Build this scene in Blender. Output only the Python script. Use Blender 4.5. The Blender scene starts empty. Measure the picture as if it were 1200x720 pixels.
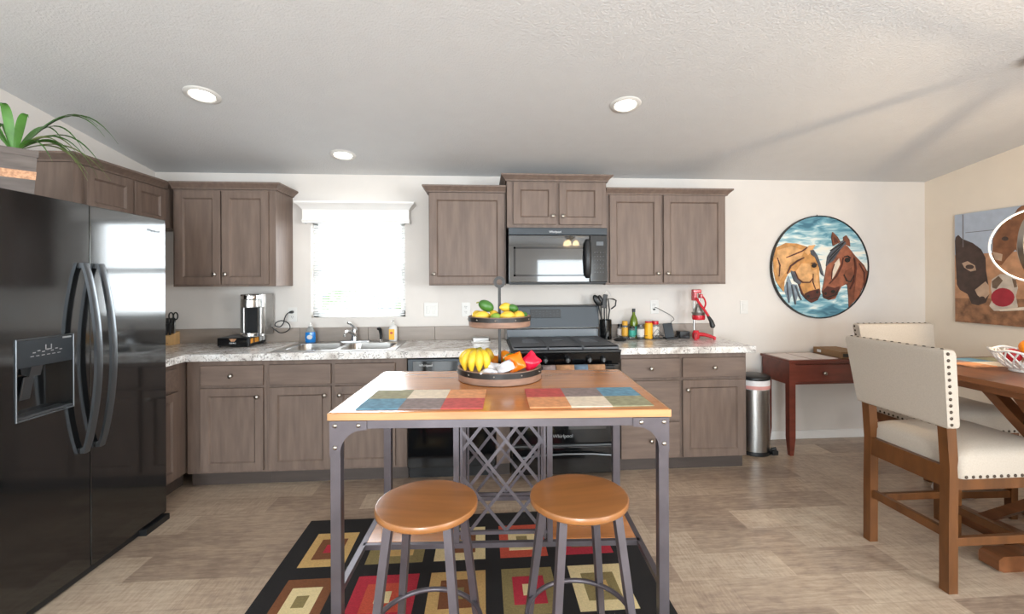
import bpy, bmesh, math, random
from mathutils import Vector, Matrix, Euler
random.seed(7)
C = bpy.context.scene.collection
S = bpy.context.scene
PI = math.pi

# ------------------------------------------------------------------ camera
cam = bpy.data.cameras.new('camera')
cam.sensor_width = 36.0; cam.lens = 536.08 / 1200 * 36.0
cam.shift_x = -0.00535; cam.shift_y = -0.0242
cam.clip_start = 0.05
camo = bpy.data.objects.new('camera', cam); C.objects.link(camo)
camo.matrix_world = (Matrix.Translation((0, 0, 1.3882)) @ Matrix.Rotation(-0.0748, 4, 'Z')
                     @ Matrix.Rotation(PI / 2, 4, 'X') @ Matrix.Rotation(-0.0043, 4, 'Z'))
S.camera = camo

# ------------------------------------------------------------------ view, world, lights
S.view_settings.view_transform = 'Standard'; S.view_settings.look = 'None'
S.view_settings.gamma = 1.0; S.view_settings.use_curve_mapping = False
S.view_settings.exposure = 0.24
S.cycles.use_denoising = True
S.cycles.max_bounces = 8; S.cycles.diffuse_bounces = 5; S.cycles.glossy_bounces = 4
S.cycles.transmission_bounces = 6; S.cycles.sample_clamp_indirect = 6.0
S.cycles.caustics_reflective = False; S.cycles.caustics_refractive = False
W = bpy.data.worlds.new('world'); S.world = W; W.use_nodes = True
wb = W.node_tree.nodes['Background']; wb.inputs[0].default_value = (0.90, 0.96, 1.0, 1); wb.inputs[1].default_value = 3.2

def area(name, loc, rot, sx, sy, power, col=(1, 1, 1), spread=None):
    l = bpy.data.lights.new(name, 'AREA'); l.shape = 'RECTANGLE'; l.size = sx; l.size_y = sy
    l.energy = power; l.color = col
    if spread: l.spread = spread
    o = bpy.data.objects.new(name, l); o.location = loc; o.rotation_euler = rot; C.objects.link(o); return o
# daylight through the rear and sink windows; the two side-wall lamps are added fill
area('daylight_rear_window', (1.95, -4.06, 1.42), (PI / 2, 0, 0), 1.3, 1.0, 32, (0.84, 0.94, 1.0))
area('daylight_rear_door', (-0.75, -4.06, 1.1), (PI / 2, 0, 0), 1.9, 1.8, 190, (0.82, 0.93, 1.0))
area('added_fill_right', (3.86, -1.9, 1.45), (PI / 2, 0, PI / 2), 2.2, 1.4, 195, (0.88, 0.95, 1.0))  # added fill out of view, brightens the left side of the kitchen
area('added_fill_left', (-2.48, -1.7, 1.45), (PI / 2, 0, -PI / 2), 2.0, 1.3, 22, (0.80, 0.92, 1.0))  # weak fill added for evenness, no known window on this side
area('daylight_sink_window', (-1.018, 4.10, 1.55), (-PI / 2, 0, 0), 0.9, 0.9, 36, (0.88, 0.95, 1.0))

# ------------------------------------------------------------------ materials
def lin(h):
    h = h.lstrip('#'); o = []
    for i in (0, 2, 4):
        c = int(h[i:i + 2], 16) / 255; o.append(c / 12.92 if c <= .04045 else ((c + .055) / 1.055) ** 2.4)
    return tuple(o) + (1.0,)
def newmat(name):
    m = bpy.data.materials.new(name); m.use_nodes = True
    nt = m.node_tree; b = nt.nodes['Principled BSDF']; return m, nt, b
def mat(name, col, rough=.5, metal=0.0, var=0.0, scale=8.0, stretch=(1, 1, 1), bump=0.0, bscale=60.0, spec=None,
        trans=0.0, coat=0.0, detail=4.0, emit=None, estr=0.0, alpha=1.0, ior=None):
    m, nt, b = newmat(name); L = nt.links
    c = lin(col) if isinstance(col, str) else col
    b.inputs['Base Color'].default_value = c; b.inputs['Roughness'].default_value = rough; b.inputs['Metallic'].default_value = metal
    if spec is not None: b.inputs['Specular IOR Level'].default_value = spec
    if trans: b.inputs['Transmission Weight'].default_value = trans
    if ior: b.inputs['IOR'].default_value = ior
    if coat: b.inputs['Coat Weight'].default_value = coat; b.inputs['Coat Roughness'].default_value = .16
    if emit: b.inputs['Emission Color'].default_value = lin(emit); b.inputs['Emission Strength'].default_value = estr
    tc = nt.nodes.new('ShaderNodeTexCoord'); mp = nt.nodes.new('ShaderNodeMapping'); mp.inputs['Scale'].default_value = stretch
    L.new(tc.outputs['Object'], mp.inputs['Vector'])
    n = nt.nodes.new('ShaderNodeTexNoise'); n.inputs['Scale'].default_value = scale; n.inputs['Detail'].default_value = detail
    L.new(mp.outputs['Vector'], n.inputs['Vector'])
    r = nt.nodes.new('ShaderNodeValToRGB')
    v = max(var, .015)
    r.color_ramp.elements[0].position = .3; r.color_ramp.elements[1].position = .7
    r.color_ramp.elements[0].color = tuple(x * (1 - v) for x in c[:3]) + (1,)
    r.color_ramp.elements[1].color = tuple(min(1, x * (1 + v)) for x in c[:3]) + (1,)
    L.new(n.outputs['Fac'], r.inputs['Fac']); L.new(r.outputs['Color'], b.inputs['Base Color'])
    if bump:
        n2 = nt.nodes.new('ShaderNodeTexNoise'); n2.inputs['Scale'].default_value = bscale; n2.inputs['Detail'].default_value = 3
        L.new(mp.outputs['Vector'], n2.inputs['Vector'])
        bp = nt.nodes.new('ShaderNodeBump'); bp.inputs['Strength'].default_value = bump; bp.inputs['Distance'].default_value = .004
        L.new(n2.outputs['Fac'], bp.inputs['Height']); L.new(bp.outputs['Normal'], b.inputs['Normal'])
    return m

M = {}
M['wall'] = mat('wall_paint', '#DCD6D0', .85, bump=.06, bscale=90)
M['wall_right'] = mat('wall_paint_warm', '#E4D8C8', .85, bump=.06, bscale=90)
M['ceiling'] = mat('ceiling_texture', '#D3D4D5', .9, bump=.8, bscale=95)
M['trim'] = mat('white_trim', '#ECEAE7', .45)
M['cab'] = mat('taupe_stained_wood', '#82705F' if False else '#75645A', .5, var=.16, scale=5, stretch=(7, 7, .8), detail=6, spec=.35)
M['cabh'] = mat('taupe_wood_horizontal', '#82705F' if False else '#75645A', .5, var=.16, scale=5, stretch=(.8, 7, 7), detail=6, spec=.35)
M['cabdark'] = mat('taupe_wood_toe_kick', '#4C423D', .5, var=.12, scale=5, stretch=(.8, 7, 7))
M['nickel'] = mat('brushed_nickel', '#A59E95', .3, 1.0)
M['chrome'] = mat('chrome', '#D8DADC', .08, 1.0)
M['steel'] = mat('stainless_steel', '#B0AEAB', .3, 1.0, var=.06, scale=6, stretch=(1, 1, 40))
M['black_gloss'] = mat('black_gloss_enamel', '#0B0C0E', .10, var=.3, scale=300, spec=.6)
M['black_fridge'] = mat('black_textured_enamel', '#121314', .07, var=.25, scale=220, bump=.012, bscale=260, spec=.9, coat=.3)
M['black_glass'] = mat('black_glass', '#0C0E11', .03, spec=1.0, coat=.5)
M['dark_plastic'] = mat('black_plastic', '#17181A', .4)
M['cast_iron'] = mat('cast_iron', '#62656A', .55, .1, bump=.1, bscale=200)
M['grey_handle'] = mat('satin_grey_metal', '#6E7276', .3, .85)
M['charcoal_panel'] = mat('charcoal_panel', '#33383D', .3, .4)
M['iron'] = mat('dark_bronze_iron', '#625C61', .38, .5, var=.12, scale=12)
M['grey_dim'] = mat('dim_grey_marks', '#5C6064', .5)
M['grey_dk'] = mat('grey_marks', '#9A9C9E', .5)
M['white_plastic'] = mat('white_plastic', '#DDDBD7', .4)
M['white_print'] = mat('white_print', '#DADBDC', .5)
M['tile_splash'] = mat('taupe_splash_strip', '#95897F', .4, var=.08, scale=6, stretch=(1, 1, 6))
M['tabletop'] = mat('honey_wood_top', '#BF7C44', .26, var=.2, scale=3, stretch=(1, 9, 9), detail=6, spec=.75, coat=.45)
M['stoolwood'] = mat('honey_wood_seat', '#A06A3C', .29, var=.15, scale=3, stretch=(1.2, 9, 9), detail=6, spec=.8, coat=.3)
M['tableedge'] = mat('honey_wood_edge', '#B98C5E', .45, var=.25, scale=4, stretch=(1, 8, 8), detail=6)
M['chairwood'] = mat('walnut_brown_wood', '#623C1E', .34, var=.25, scale=4, stretch=(6, 6, 1.2), detail=6)
M['dinewood'] = mat('dining_brown_wood', '#74482C', .3, var=.2, scale=4, stretch=(6, 1.2, 6), detail=6)
M['cherry'] = mat('cherry_red_wood', '#6A3428', .3, var=.25, scale=4, stretch=(1.2, 6, 6), detail=6)
M['linen'] = mat('cream_linen', '#B4A99C', .9, var=.05, scale=160, bump=.15, bscale=400)
M['nail'] = mat('dark_nailhead', '#4A4038', .3, .9)
M['green_leaf'] = mat('leaf_green', '#4E7F36', .45, var=.3, scale=14)
M['leaf_pale'] = mat('leaf_pale_green', '#8C9A62', .45, var=.25, scale=14)
M['pot'] = mat('grey_weathered_wood', '#6C635E', .8, var=.2, scale=8, stretch=(1, 1, 6))
M['copper_band'] = mat('copper_woven_band', '#B98A68', .5, .3, var=.35, scale=90)
M['yellow_banana'] = mat('banana_skin', '#E3BE34', .45, var=.1, scale=12)
M['banana_tip'] = mat('banana_stem', '#8B8A35', .6)
M['lemon'] = mat('lemon_skin', '#DDB43A', .4, bump=.1, bscale=120)
M['lime'] = mat('lime_skin', '#7C9C34', .4, bump=.1, bscale=120)
M['lime_dk'] = mat('dark_green_skin', '#3F6E2C', .35, var=.2, bump=.08, bscale=90)
M['orange'] = mat('orange_skin', '#F08A14', .4, bump=.12, bscale=130)
M['apple'] = mat('red_apple_skin', '#B3202A', .3, var=.2)
M['traywood'] = mat('tray_wood', '#90715F', .6, var=.25, scale=5, stretch=(2, 2, 9))
M['blackiron'] = mat('black_iron_band', '#333130', .45, .5)
M['wrap_white'] = mat('white_wrapper', '#CBC8CC', .3, var=.2, scale=30)
M['wrap_orange'] = mat('orange_wrapper', '#F57C14', .28, var=.15, scale=25)
M['wrap_red'] = mat('red_wrapper', '#D81B3C', .28, var=.12, scale=25)
M['mat_red'] = mat('mat_red_cloth', '#BE5450', .85, var=.18, scale=40)
M['mat_coral'] = mat('mat_coral_cloth', '#D99768', .85, var=.15, scale=40)
M['mat_cream'] = mat('mat_cream_cloth', '#E2D2BC', .85, var=.12, scale=40)
M['mat_grey'] = mat('mat_grey_cloth', '#8C7C79', .85, var=.2, scale=40)
M['mat_blue'] = mat('mat_blue_cloth', '#6690A6', .85, var=.25, scale=40)
M['mat_olive'] = mat('mat_olive_cloth', '#9A9678', .85, var=.2, scale=40)
M['towel_blue'] = mat('towel_blue_cloth', '#66798A', .9, var=.2, scale=40)
M['towel_brown'] = mat('towel_brown_cloth', '#A9805F', .9, var=.2, scale=40)
M['rug_black'] = mat('rug_black_pile', '#1E1B1B', 1.0, var=.3, scale=200, bump=.4, bscale=400)
M['rug_gold'] = mat('rug_gold_pile', '#C9A468', 1.0, var=.12, scale=150, bump=.3, bscale=400)
M['rug_brown'] = mat('rug_brown_pile', '#7A4B2D', 1.0, var=.15, scale=150, bump=.3, bscale=400)
M['rug_red'] = mat('rug_red_pile', '#B42C3C', 1.0, var=.15, scale=150, bump=.3, bscale=400)
M['rug_rust'] = mat('rug_rust_pile', '#C2503A', 1.0, var=.15, scale=150, bump=.3, bscale=400)
M['rug_cream'] = mat('rug_cream_pile', '#E2CE9C', 1.0, var=.1, scale=150, bump=.3, bscale=400)
M['rug_olive'] = mat('rug_olive_pile', '#8C7C50', 1.0, var=.15, scale=150, bump=.3, bscale=400)
M['blockwood'] = mat('pale_block_wood', '#D2A873', .5, var=.12, scale=5, stretch=(6, 6, 1))
M['blue_soap'] = mat('blue_liquid', '#1C7FD0', .15, coat=.4)
M['clear_plastic'] = mat('clear_plastic', '#E8EDEE', .12, trans=.7, ior=1.2)
M['yellow_label'] = mat('yellow_label', '#F2B21C', .4)
M['red_enamel'] = mat('red_enamel', '#C7182A', .25, coat=.3)
M['olive_glass'] = mat('green_olive_glass', '#6E8A12', .1, trans=.3, coat=.4)
M['teal'] = mat('teal_label', '#3BA493', .5)
M['clear_glass'] = mat('clear_glass', '#F2F5F5', .05, trans=.85, ior=1.3)
M['pale_fill'] = mat('pale_salt', '#D9D6D0', .7)
M['amber'] = mat('amber_spice', '#E0A83C', .5)
M['brown_box'] = mat('brown_card_box', '#8A6B4B', .7)
M['paper'] = mat('paper_mat', '#E2D8D2', .8, var=.06, scale=20)
M['pink'] = mat('pink_bag_band', '#D69A94', .6)
M['bag_white'] = mat('thin_white_bag', '#E6E3E4', .4)
M['orange_card'] = mat('pod_box_picture', '#D8902C', .5, var=.4, scale=40)
M['blind'] = mat('white_blind_slat', '#F4F4F2', .6)
_nt = M['blind'].node_tree; _tl = _nt.nodes.new('ShaderNodeBsdfTranslucent'); _tl.inputs[0].default_value = (.95, .97, 1, 1)
_mx = _nt.nodes.new('ShaderNodeMixShader'); _mx.inputs[0].default_value = .35
_nt.links.new(_nt.nodes['Principled BSDF'].outputs[0], _mx.inputs[1]); _nt.links.new(_tl.outputs[0], _mx.inputs[2]); _nt.links.new(_mx.outputs[0], _nt.nodes['Material Output'].inputs[0])
M['lamp_lens'] = mat('lit_lamp_lens', '#FFFFFF', .5, emit='#FFF6EA', estr=9.0)
M['ring_light'] = mat('lit_ring_strip', '#FFFFFF', .5, emit='#FFF0D8', estr=5.0)
M['bulb'] = mat('warm_bulb', '#FFFFFF', .5, emit='#FFD9A0', estr=14.0)
M['fan_blade'] = mat('fan_blade_wood', '#E2E4E6', .5, var=.15)
M['shrub'] = mat('shrub_leaves', '#5E7A3C', .8, var=.5, scale=20)
M['gravel'] = mat('pale_gravel', '#C9BFB2', .95, var=.15, scale=40)
M['fence'] = mat('grey_fence', '#7C8488', .7)
M['asphalt'] = mat('mat_dark', '#222222', .8)
M['car_blue'] = mat('pale_blue_paint', '#8FA9B8', .3)
# window glass: clear, lets light straight through
m, nt, b = newmat('window_glass'); M['pane'] = m
tr = nt.nodes.new('ShaderNodeBsdfTransparent'); gl = nt.nodes.new('ShaderNodeBsdfGlossy'); gl.inputs['Roughness'].default_value = .02
mx = nt.nodes.new('ShaderNodeMixShader'); mx.inputs[0].default_value = .05
nt.links.new(tr.outputs[0], mx.inputs[1]); nt.links.new(gl.outputs[0], mx.inputs[2])
nt.links.new(mx.outputs[0], nt.nodes['Material Output'].inputs[0])

# floor: vinyl blocks, each block with its own tone and grain
m, nt, b = newmat('vinyl_block_floor'); M['floor'] = m; L = nt.links
tc = nt.nodes.new('ShaderNodeTexCoord')
br = nt.nodes.new('ShaderNodeTexBrick'); br.offset = .37; br.squash = 1.0
br.inputs['Scale'].default_value = 1.0; br.inputs['Brick Width'].default_value = .56; br.inputs['Row Height'].default_value = .205
br.inputs['Mortar Size'].default_value = .0012; br.inputs['Bias'].default_value = 0.0
br.inputs['Color1'].default_value = (0, 0, 0, 1); br.inputs['Color2'].default_value = (1, 1, 1, 1); br.inputs['Mortar'].default_value = (.3, .3, .3, 1)
L.new(tc.outputs['Object'], br.inputs['Vector'])
def fnoise(scale, st, det=6, rot=0.0):
    mp = nt.nodes.new('ShaderNodeMapping'); mp.inputs['Scale'].default_value = st; mp.inputs['Rotation'].default_value = (0, 0, rot)
    L.new(tc.outputs['Object'], mp.inputs['Vector'])
    n = nt.nodes.new('ShaderNodeTexNoise'); n.inputs['Scale'].default_value = scale; n.inputs['Detail'].default_value = det
    n.inputs['Roughness'].default_value = .65
    L.new(mp.outputs['Vector'], n.inputs['Vector']); return n
n1 = fnoise(2.0, (2.2, 26, 1)); n2 = fnoise(2.2, (1, 1, 1), 3); n3 = fnoise(2.5, (3, 40, 1), 5, .55)
def mathn(op, a, bb):
    q = nt.nodes.new('ShaderNodeMath'); q.operation = op
    for i, x in enumerate((a, bb)):
        if isinstance(x, (int, float)): q.inputs[i].default_value = x
        else: L.new(x, q.inputs[i])
    return q.outputs[0]
n4 = fnoise(3.0, (30, 4, 1), 5, .62); n5 = fnoise(14, (1, 2.4, 1), 6)
pick = mathn('GREATER_THAN', br.outputs['Color'], .52)
gA = mathn('ADD', mathn('MULTIPLY', n1.outputs['Fac'], .5), mathn('MULTIPLY', n3.outputs['Fac'], .5))
gB = mathn('ADD', mathn('MULTIPLY', n4.outputs['Fac'], .6), mathn('MULTIPLY', n1.outputs['Fac'], .4))
g_ = mathn('ADD', mathn('MULTIPLY', gA, mathn('SUBTRACT', 1.0, pick)), mathn('MULTIPLY', gB, pick))
f = mathn('ADD', mathn('MULTIPLY', br.outputs['Color'], .20), mathn('MULTIPLY', g_, .62))
f = mathn('ADD', f, mathn('MULTIPLY', n2.outputs['Fac'], .30)); f = mathn('ADD', f, mathn('MULTIPLY', n5.outputs['Fac'], .34))
f = mathn('SUBTRACT', f, .13)
rp = nt.nodes.new('ShaderNodeValToRGB'); e = rp.color_ramp.elements
e[0].position = .36; e[0].color = lin('#7A685A'); e[1].position = .80; e[1].color = lin('#D0BFA9')
x = e.new(.50); x.color = lin('#978373'); x = e.new(.63); x.color = lin('#B5A08B')
L.new(f, rp.inputs['Fac']); L.new(rp.outputs['Color'], b.inputs['Base Color']); b.inputs['Roughness'].default_value = .32
bp = nt.nodes.new('ShaderNodeBump'); bp.inputs['Strength'].default_value = .12; bp.inputs['Distance'].default_value = .002
L.new(n1.outputs['Fac'], bp.inputs['Height']); L.new(bp.outputs['Normal'], b.inputs['Normal'])

# laminate counter: pale stone with veins and dark flecks
m, nt, b = newmat('stone_laminate'); M['counter'] = m; L = nt.links
tc = nt.nodes.new('ShaderNodeTexCoord')
a1 = nt.nodes.new('ShaderNodeTexNoise'); a1.inputs['Scale'].default_value = 7; a1.inputs['Detail'].default_value = 8; a1.inputs['Distortion'].default_value = 1.4
a2 = nt.nodes.new('ShaderNodeTexNoise'); a2.inputs['Scale'].default_value = 42; a2.inputs['Detail'].default_value = 6; a2.inputs['Distortion'].default_value = 2.0
L.new(tc.outputs['Object'], a1.inputs['Vector']); L.new(tc.outputs['Object'], a2.inputs['Vector'])
r1 = nt.nodes.new('ShaderNodeValToRGB'); e = r1.color_ramp.elements
e[0].position = .34; e[0].color = lin('#B4ACA6'); e[1].position = .62; e[1].color = lin('#EAE8E6')
x = e.new(.47); x.color = lin('#D8D3CE')
r2 = nt.nodes.new('ShaderNodeValToRGB'); e = r2.color_ramp.elements
e[0].position = .36; e[0].color = (.22, .2, .19, 1); e[1].position = .46; e[1].color = (1, 1, 1, 1)
L.new(a1.outputs['Fac'], r1.inputs['Fac']); L.new(a2.outputs['Fac'], r2.inputs['Fac'])
mm = nt.nodes.new('ShaderNodeMix'); mm.data_type = 'RGBA'; mm.blend_type = 'MULTIPLY'; mm.inputs['Factor'].default_value = .75
L.new(r1.outputs['Color'], mm.inputs['A']); L.new(r2.outputs['Color'], mm.inputs['B'])
L.new(mm.outputs['Result'], b.inputs['Base Color']); b.inputs['Roughness'].default_value = .2

# painted sky of the round horse picture
m, nt, b = newmat('painted_sky'); M['art_sky'] = m; L = nt.links
tc = nt.nodes.new('ShaderNodeTexCoord'); mp = nt.nodes.new('ShaderNodeMapping'); mp.inputs['Scale'].default_value = (2.2, 1, 9)
a1 = nt.nodes.new('ShaderNodeTexNoise'); a1.inputs['Scale'].default_value = 2.6; a1.inputs['Detail'].default_value = 7; a1.inputs['Distortion'].default_value = .8
L.new(tc.outputs['Object'], mp.inputs['Vector']); L.new(mp.outputs['Vector'], a1.inputs['Vector'])
sx = nt.nodes.new('ShaderNodeSeparateXYZ'); L.new(tc.outputs['Object'], sx.inputs[0])
ab = nt.nodes.new('ShaderNodeMath'); ab.operation = 'ABSOLUTE'; L.new(sx.outputs['Z'], ab.inputs[0])
ml = nt.nodes.new('ShaderNodeMath'); ml.operation = 'MULTIPLY'; ml.inputs[1].default_value = .85; L.new(ab.outputs[0], ml.inputs[0])
sb = nt.nodes.new('ShaderNodeMath'); sb.operation = 'SUBTRACT'; L.new(a1.outputs['Fac'], sb.inputs[0]); L.new(ml.outputs[0], sb.inputs[1])
rr = nt.nodes.new('ShaderNodeValToRGB'); e = rr.color_ramp.elements
e[0].position = .04; e[0].color = lin('#3C6F84'); e[1].position = .50; e[1].color = lin('#EAE6D8')
x = e.new(.18); x.color = lin('#6A9FB0'); x = e.new(.30); x.color = lin('#A9C8CE'); x = e.new(.38); x.color = lin('#DCE4E0')
L.new(sb.outputs[0], rr.inputs['Fac']); L.new(rr.outputs['Color'], b.inputs['Base Color']); b.inputs['Roughness'].default_value = .45
for k, c_, v_ in (('art_tan', '#C08A4E', .3), ('art_tan_lt', '#D2A06A', .3), ('art_mane', '#4C5058', .3), ('art_grey', '#7D8C98', .3), ('art_bay', '#70402C', .35),
                  ('art_bay_lt', '#8E543C', .35), ('art_bay_dk', '#4E2419', .3), ('art_black', '#16120F', .1), ('art_white', '#D8CBB9', .15),
                  ('pic_sky', '#A9B3C2', .06), ('pic_ground', '#B58664', .2), ('pic_gravel', '#8C6448', .5), ('pic_donkey', '#44342E', .3), ('pic_donkey2', '#7E5236', .3),
                  ('pic_muzzle', '#B79A82', .15), ('pic_dog', '#BDB0A2', .2), ('pic_dogdk', '#6A5646', .25), ('pic_red', '#9B2734', .12), ('pic_wire', '#6D6A6C', .1)):
    M[k] = mat(k + '_paint', c_, .5, var=v_, scale=18)

# ------------------------------------------------------------------ mesh helpers
class MB:
    def __init__(s, xf=None): s.bm = bmesh.new(); s.xf = xf or Matrix.Identity(4)
    def _fin(s, vs, fs, m):
        for v in vs: v.co = s.xf @ v.co
        for f_ in fs: f_.material_index = m
    def mesh(s, verts, faces, m=0):
        vs = [s.bm.verts.new(v) for v in verts]; fs = []
        for f_ in faces:
            try: fs.append(s.bm.faces.new([vs[i] for i in f_]))
            except ValueError: pass
        s._fin(vs, fs, m); return s
    def box(s, x0, x1, y0, y1, z0, z1, bev=0, m=0, rot=None, seg=2):
        b_ = bmesh.new(); bmesh.ops.create_cube(b_, size=1)
        for v in b_.verts: v.co = Vector(((v.co.x) * (x1 - x0), v.co.y * (y1 - y0), v.co.z * (z1 - z0)))
        if bev: bmesh.ops.bevel(b_, geom=b_.edges[:], offset=bev, segments=seg, affect='EDGES', profile=.5)
        c = Vector(((x0 + x1) / 2, (y0 + y1) / 2, (z0 + z1) / 2)); R = rot.to_matrix() if rot else None
        b_.verts.index_update()
        vs = [(c + (R @ v.co if R else v.co)) for v in b_.verts]; fs = [[v.index for v in f_.verts] for f_ in b_.faces]
        b_.free(); return s.mesh(vs, fs, m)
    def rings(s, rs, m=0, cap0=True, cap1=True, closed=False):
        n = len(rs[0]); vs = [p for r in rs for p in r]; fs = []
        K = len(rs)
        for i in range(K if closed else K - 1):
            a, c = i * n, ((i + 1) % K) * n
            for j in range(n): fs.append((a + j, a + (j + 1) % n, c + (j + 1) % n, c + j))
        if not closed:
            if cap0: fs.append(tuple(reversed(range(n))))
            if cap1: fs.append(tuple((K - 1) * n + j for j in range(n)))
        return s.mesh(vs, fs, m)
    def cyl(s, p0, p1, r0, r1=None, seg=18, m=0):
        return s.tube([p0, p1], [r0, r0 if r1 is None else r1], seg, m=m)
    def tube(s, pts, r, seg=8, closed=False, m=0, sq=False, flat=1.0):
        pts = [Vector(p) for p in pts]; n = len(pts); rs = []
        R = r if isinstance(r, (list, tuple)) else [r] * n
        up = None
        for i, p in enumerate(pts):
            if closed: t = pts[(i + 1) % n] - pts[i - 1]
            else: t = pts[min(i + 1, n - 1)] - pts[max(i - 1, 0)]
            t.normalize()
            if up is None:
                a = Vector((0, 0, 1)) if abs(t.z) < .9 else Vector((0, 1, 0)); up = (a - t * a.dot(t)).normalized()
            else:
                up = up - t * up.dot(t)
                if up.length < 1e-6: up = Vector((1, 0, 0)) - t * t.x
                up.normalize()
            sd = t.cross(up); ring = []
            for j in range(seg):
                th = 2 * PI * j / seg + (PI / 4 if sq else 0)
                k = R[i] * (1.4142 if sq else 1)
                ring.append(p + sd * math.cos(th) * k * flat + up * math.sin(th) * k)
            rs.append(ring)
        return s.rings(rs, m, closed=closed)
    def bar(s, p0, p1, w, h=None, m=0): # square bar
        h = h or w; return s.tube([p0, p1], h / 2, 4, sq=True, flat=w / h, m=m)
    def lathe(s, prof, c=(0, 0, 0), seg=28, m=0, axis='Z', cap=True):
        rs = []
        for r, z in prof:
            ring = []
            for j in range(seg):
                t = 2 * PI * j / seg; x, y = max(r, 1e-4) * math.cos(t), max(r, 1e-4) * math.sin(t)
                if axis == 'Z': q = (x, y, z)
                elif axis == '-Y': q = (x, -z, y)
                else: q = (z, x, y)
                ring.append(Vector(c) + Vector(q))
            rs.append(ring)
        return s.rings(rs, m, cap, cap)
    def sphere(s, c, r, m=0, rot=None, u=16, v=10, tip=0.0):
        r = (r, r, r) if not isinstance(r, (tuple, list)) else r; rs = []; R = rot.to_matrix() if rot else None
        for i in range(v + 1):
            ph = -PI / 2 + PI * i / v; ring = []
            for j in range(u):
                t = 2 * PI * j / u
                x = math.sin(ph) * r[0]; k = math.cos(ph)
                if tip: x += tip * (abs(math.sin(ph)) ** 9) * (1 if x > 0 else -1)
                q = Vector((x, k * math.cos(t) * r[1] if k > 1e-3 else 1e-5 * math.cos(t), k * math.sin(t) * r[2] if k > 1e-3 else 1e-5 * math.sin(t)))
                ring.append(Vector(c) + (R @ q if R else q))
            rs.append(ring)
        return s.rings(rs, m)
    def prism(s, poly, d0, d1, plane='XZ', m=0):
        def q(a, c, d): return {'XZ': (a, d, c), 'YZ': (d, a, c), 'XY': (a, c, d)}[plane]
        n = len(poly); vs = [q(a, c, d0) for a, c in poly] + [q(a, c, d1) for a, c in poly]
        fs = [tuple(range(n)), tuple(reversed(range(n, 2 * n)))] + [(i, (i + 1) % n, n + (i + 1) % n, n + i) for i in range(n)]
        return s.mesh(vs, fs, m)
    def build(s, name, mats, parent=None, root=None, local=False, ang=47, bevel=0):
        bmesh.ops.recalc_face_normals(s.bm, faces=s.bm.faces[:])
        me = bpy.data.meshes.new(name); s.bm.to_mesh(me); s.bm.free()
        for m_ in (mats if isinstance(mats, (list, tuple)) else [mats]): me.materials.append(M[m_] if isinstance(m_, str) else m_)
        o = bpy.data.objects.new(name, me); C.objects.link(o)
        if parent is not None:
            top = parent
            while top.parent: top = top.parent
            if not local:
                X = Matrix.Translation(top.location) @ Matrix.Rotation(top.rotation_euler.z, 4, 'Z')
                me.transform(X.inverted())
            o.parent = parent
        elif not local:                                         # origin at the base of the thing
            cs = [v.co for v in me.vertices]
            c = Vector(((min(v.x for v in cs) + max(v.x for v in cs)) / 2, (min(v.y for v in cs) + max(v.y for v in cs)) / 2, min(v.z for v in cs)))
            me.transform(Matrix.Translation(-c)); o.location = c
        for p in me.polygons: p.use_smooth = True
        me.set_sharp_from_angle(angle=math.radians(ang))
        wn = o.modifiers.new('flat_faces', 'WEIGHTED_NORMAL'); wn.keep_sharp = True; wn.weight = 100
        return o
def tag(o, label, cat, group=None):
    o['label'] = label; o['category'] = cat
    if group: o['group'] = group
    return o
def thing(name, loc, label, cat, group=None, rz=0.0):
    o = bpy.data.objects.new(name, None); o.empty_display_size = .1; C.objects.link(o)
    o.location = loc; o.rotation_euler = (0, 0, rz); return tag(o, label, cat, group)
def struct(name, mb, mats):
    bmesh.ops.recalc_face_normals(mb.bm, faces=mb.bm.faces[:])
    me = bpy.data.meshes.new(name); mb.bm.to_mesh(me); mb.bm.free()
    for m_ in (mats if isinstance(mats, (list, tuple)) else [mats]): me.materials.append(M[m_])
    o = bpy.data.objects.new(name, me); C.objects.link(o); o['kind'] = 'structure'
    return o
def copy_tree(o, loc=None, rz=None, parent=None, label=None):
    c = o.copy(); C.objects.link(c)
    if parent: c.parent = parent
    if loc is not None: c.location = loc
    if rz is not None: c.rotation_euler = (0, 0, rz)
    if label: c['label'] = label
    for ch in o.children: copy_tree(ch, parent=c)
    return c
def text(name, s, size, loc, rot, matn, parent):
    cu = bpy.data.curves.new(name, 'FONT'); cu.body = s; cu.size = size; cu.align_x = 'CENTER'; cu.align_y = 'CENTER'; cu.extrude = .0004
    t = bpy.data.objects.new(name, cu); C.objects.link(t)
    dg = bpy.context.evaluated_depsgraph_get(); dg.update()
    me = bpy.data.meshes.new_from_object(t.evaluated_get(dg)); bpy.data.objects.remove(t); bpy.data.curves.remove(cu)
    top = parent
    while top.parent: top = top.parent
    X = Matrix.Translation(top.location) @ Matrix.Rotation(top.rotation_euler.z, 4, 'Z')
    me.transform(X.inverted() @ Matrix.Translation(loc) @ Euler(rot).to_matrix().to_4x4())
    me.materials.clear(); me.materials.append(M[matn])
    o = bpy.data.objects.new(name, me); C.objects.link(o); o.parent = parent; return o
def ellip(cx, cy, rx, ry, n=14): return [(cx + rx * math.cos(2 * PI * i / n), cy + ry * math.sin(2 * PI * i / n)) for i in range(n)]
def arc(cx, cz, r, a0, a1, n): return [(cx + r * math.cos(a0 + (a1 - a0) * i / n), cz + r * math.sin(a0 + (a1 - a0) * i / n)) for i in range(n + 1)]
FRONT = (PI / 2, 0, 0)     # text facing the camera side of the back wall

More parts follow.
